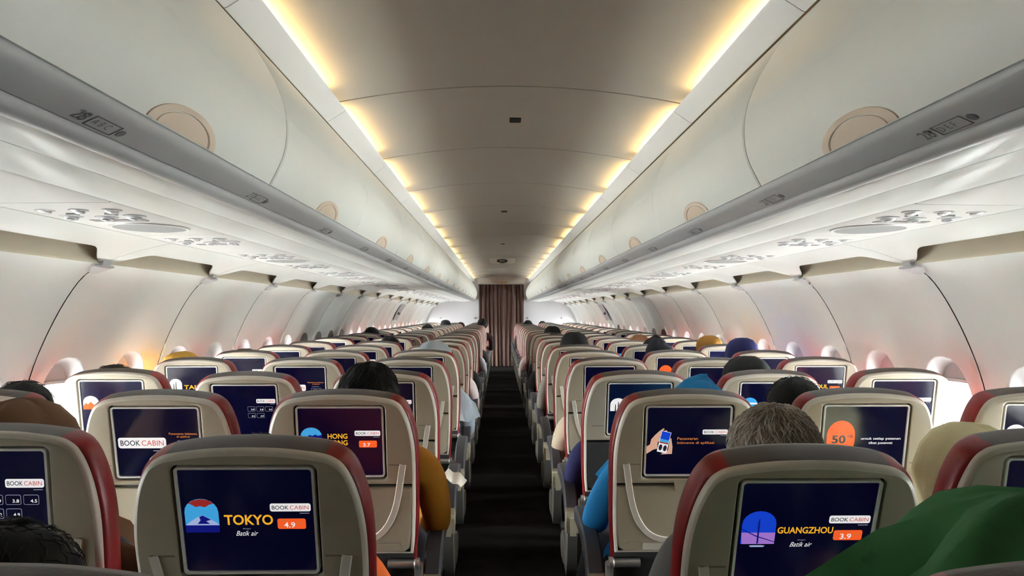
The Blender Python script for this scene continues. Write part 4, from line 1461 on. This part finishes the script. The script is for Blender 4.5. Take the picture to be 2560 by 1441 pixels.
# row, column, lean at head height (m), height of the head's top (m), forward shift, turn, head style, clothing colour, description
PEOPLE = [
    (0, 'B', -0.066, 1.102, 0.0, 0, ('hood', (104, 72, 46), dict(size=1.15, fold=0.010)), (62, 68, 82), 'in a brown patterned head scarf, left middle seat'),
    (1, 'A', -0.003, 1.070, 0.0, 8, ('hair', 'black1'), (60, 58, 66), 'with black hair, left window seat beside the bright window'),
    (2, 'A', -0.121, 1.078, 0.0, 0, ('hair', 'black1'), (70, 62, 58), 'with dark hair just showing, left window seat, third full row'),
    (3, 'A', -0.156, 1.100, 0.0, 0, ('beanie', (196, 152, 60), {}), (90, 80, 60), 'in a mustard knit cap, left window seat'),
    (0, 'C', -0.079, 1.035, 0.0, 0, ('hair', 'black1'), (222, 96, 20), 'in an orange top, left aisle seat with the TOKYO screen'),
    (1, 'C', 0.033, 1.120, 0.0, 0, ('hair', 'black2'), (176, 116, 22), 'with tousled black hair and a mustard jacket, left aisle seat'),
    (4, 'C', 0.043, 1.112, 0.0, 0, ('hood', (172, 182, 190), dict(size=1.2, fold=0.008, skew=0.02, drape=0.85)), (172, 186, 200), 'slumped under a pale blue-grey hood, left aisle seat'),
    (4, 'A', -0.087, 1.068, 0.0, 0, ('hair', 'black1'), (60, 60, 60), 'with black hair barely visible, left window seat by the DUBAI screen'),
    (9, 'A', 0.043, 1.121, 0.0, 0, ('hair', 'black1'), (60, 60, 60), 'with black hair, left window seat well down the cabin'),
    (6, 'B', 0.056, 1.090, 0.0, 0, ('hair', 'black1'), (50, 50, 54), 'with black hair, left middle seat, seventh full row'),
    (9, 'B', -0.026, 1.060, 0.0, 0, ('hair', 'black1'), (50, 50, 54), 'with black hair, left middle seat halfway down the cabin'),
    (12, 'B', -0.061, 1.112, 0.0, 0, ('hair', 'bun'), (80, 60, 56), 'with dark hair, left middle seat far down the cabin'),
    (16, 'B', -0.028, 1.151, 0.0, 0, ('beanie', (34, 36, 40), {}), (60, 60, 60), 'in a black cap, left middle seat near the front'),
    (19, 'B', 0.129, 1.088, 0.0, 0, ('hair', 'black1'), (60, 60, 60), 'with black hair, left middle seat by the bulkhead'),
    (16, 'C', 0.129, 1.172, 0.0, 0, ('hair', 'bun'), (60, 40, 40), 'with brown-black hair leaning into the aisle, left aisle seat near the curtain'),
    (17, 'D', 0.012, 1.136, 0.0, 0, ('hair', 'black1'), (60, 60, 60), 'with black hair, right aisle seat near the curtain'),
    (20, 'E', -0.084, 1.096, 0.0, 0, ('hair', 'black1'), (60, 60, 60), 'with black hair, right middle seat by the bulkhead'),
    (9, 'D', 0.059, 1.134, 0.0, 0, ('beanie', (26, 24, 28), {}), (30, 30, 34), 'in a black cap, right aisle seat halfway down the cabin'),
    (8, 'D', 0.024, 1.071, 0.0, 0, ('hair', 'black1'), (50, 50, 54), 'with black hair behind the black cap, right aisle seat'),
    (5, 'D', 0.002, 1.144, 0.0, 0, ('beanie', (30, 29, 31), dict(size=1.08)), (120, 110, 100), 'in a round black cap, right aisle seat, sixth full row'),
    (10, 'E', 0.042, 1.011, 0.0, 0, ('hair', 'black1'), (50, 50, 54), 'with black hair, right middle seat halfway down the cabin'),
    (6, 'E', 0.112, 1.112, 0.0, 0, ('hair', 'brown'), (110, 90, 70), 'with wavy reddish-brown hair, right middle seat'),
    (5, 'E', 0.081, 1.107, 0.0, 0, ('hood', (26, 26, 30), dict(size=1.05, peak=0.03)), (30, 30, 36), 'in a black hood, right middle seat, sixth full row'),
    (4, 'E', -0.038, 1.095, 0.0, 0, ('hood', (32, 34, 46), dict(size=1.0, peak=0.05)), (34, 36, 50), 'in a dark navy hood, right middle seat, fifth full row'),
    (5, 'F', -0.041, 1.119, 0.0, 0, ('beanie', (164, 118, 48), {}), (90, 80, 60), 'in a mustard cap, right window seat'),
    (4, 'F', -0.049, 1.127, 0.0, 0, ('beanie', (34, 36, 92), dict(size=1.05)), (40, 44, 100), 'in a dark blue cap, right window seat'),
    (2, 'E', 0.002, 1.101, 0.0, 0, ('beanie', (24, 23, 25), dict(size=1.05)), (40, 40, 44), 'in a round black cap, right middle seat, third full row'),
    (1, 'E', -0.090, 1.081, 0.0, 0, ('hair', 'black1'), (50, 48, 50), 'with smooth black hair leaning left, right middle seat, second full row'),
    (1, 'D', 0.105, 1.105, 0.0, 0, ('hood', (20, 128, 190), dict(size=1.0, peak=0.03)), (28, 140, 208), 'in a bright blue hooded jacket, right aisle seat'),
    (0, 'D', 0.065, 1.077, 0.0, 0, ('hair', 'grey'), (60, 56, 52), 'with thinning grey hair, right aisle seat with the GUANGZHOU screen'),
    (0, 'E', -0.012, 1.044, 0.0, 0, ('hood', (238, 228, 182), dict(size=1.12, fold=0.007, skew=-0.03)), (222, 212, 170), 'in a cream head scarf leaning left, right middle seat'),
    (-1, 'D', 0.089, 1.077, 0.0, 0, ('hood', (60, 122, 74), dict(size=1.0, fold=0.012, skew=-0.03, cone=True)), (44, 98, 56), 'in a dark green head scarf, nearest right aisle seat'),
    (-1, 'C', -0.131, 1.048, 0.0, 0, ('hair', 'black1'), (40, 38, 40), 'with dark hair in shadow, nearest left aisle seat'),
    (2, 'D', 0.000, 1.020, 0.0, 0, ('hair', 'black1'), (36, 36, 92), 'in a navy shirt, right aisle seat, third full row'),
    (3, 'D', 0.000, 1.020, 0.0, 0, ('hair', 'black1'), (206, 186, 160), 'in a beige blouse, right aisle seat, fourth full row'),
    (6, 'C', 0.020, 1.020, 0.0, 0, ('hair', 'black1'), (214, 196, 194), 'in a pale pink shirt, left aisle seat, seventh full row'),
    (7, 'C', 0.030, 1.020, 0.0, 0, ('hair', 'black1'), (26, 26, 30), 'in a black jacket, left aisle seat, eighth full row'),
    (10, 'C', 0.040, 1.020, 0.0, 0, ('hair', 'black1'), (216, 218, 224), 'in a white shirt, left aisle seat halfway down the cabin'),
    (12, 'C', 0.050, 1.020, 0.0, 0, ('hair', 'black1'), (36, 30, 32), 'in dark clothes, left aisle seat far down the cabin'),
    (7, 'D', -0.030, 1.020, 0.0, 0, ('hair', 'black1'), (28, 26, 30), 'in a black jacket, right aisle seat, eighth full row'),
    (10, 'D', -0.050, 1.020, 0.0, 0, ('hair', 'black1'), (226, 206, 200), 'in a pale blouse, right aisle seat far down the cabin'),
]
BASE_TOP = 1.118
seat_dy = 0.02
for k, (row, colm, lean, dz, dy, turn, style, rgb, words_) in enumerate(PEOPLE):
    x = SEATX[colm]
    y = ROW0 + ROW_P * row + 0.150
    ztop = dz
    sz = 1.0 if style[0] == 'hair' else style[2].get('size', 1.0)
    BASE_TOP = HC.z + {'hair': 0.098, 'hood': 0.116, 'beanie': 0.128}[style[0]] * sz
    bs = {(1, 'D'): -0.17, (0, 'C'): 0.10, (1, 'C'): 0.01, (3, 'A'): 0.03, (2, 'A'): 0.03, (4, 'A'): 0.03, (1, 'A'): 0.05}.get((row, colm), 0.0)
    lean -= bs
    x += bs
    p = tag(obj('person', None, None, (x, y + seat_dy + dy, ztop - BASE_TOP), (0, math.atan2(lean, 1.03), R(turn))), 'seated person ' + words_, 'person', 'seated passengers')
    body = obj('body', BODY, p)
    body.material_slots[1].link = 'OBJECT'
    body.material_slots[1].material = cloth(rgb)
    if style[0] == 'hair':
        obj('hair', HAIRS[style[1]], p)
    else:
        kw = dict(style[2])
        obj('cap' if style[0] == 'beanie' else 'head_cloth', hood_mesh(20 + k, cloth(style[1]), beanie=(style[0] == 'beanie'), **kw), p)
        if style[0] == 'beanie':
            obj('hair', HAIRS['black1'], p).scale = (0.98, 0.98, 0.98)
    if row < 6:
        for s_ in (-1, 1):
            obj('eye', EYE, p, (s_ * 0.030, 0.188, 1.012))
        obj('mouth', MOUTH, p, (0, 0.194, 0.955))

# leaflet sticking out into the aisle
b = MB()
n1, n2 = 10, 6
for off in (0.0, 0.0015):
    b.rings([[(0.075 * i / n1, 0.11 * j / n2, 0.006 * math.sin(i * 0.9 + j * 0.4) - 0.035 * (i / n1) ** 1.4 + 0.01 * j / n2 - off) for i in range(n1 + 1)] for j in range(n2 + 1)], closed=False)
lf = tag(obj('leaflet', None, None, (-0.262, 2.95, 0.645), (0, 0, R(-10))), 'white printed leaflet hanging over the left aisle armrest', 'leaflet')
obj('sheet', b.mesh('sheet', M_PAPER, smooth=60), lf)
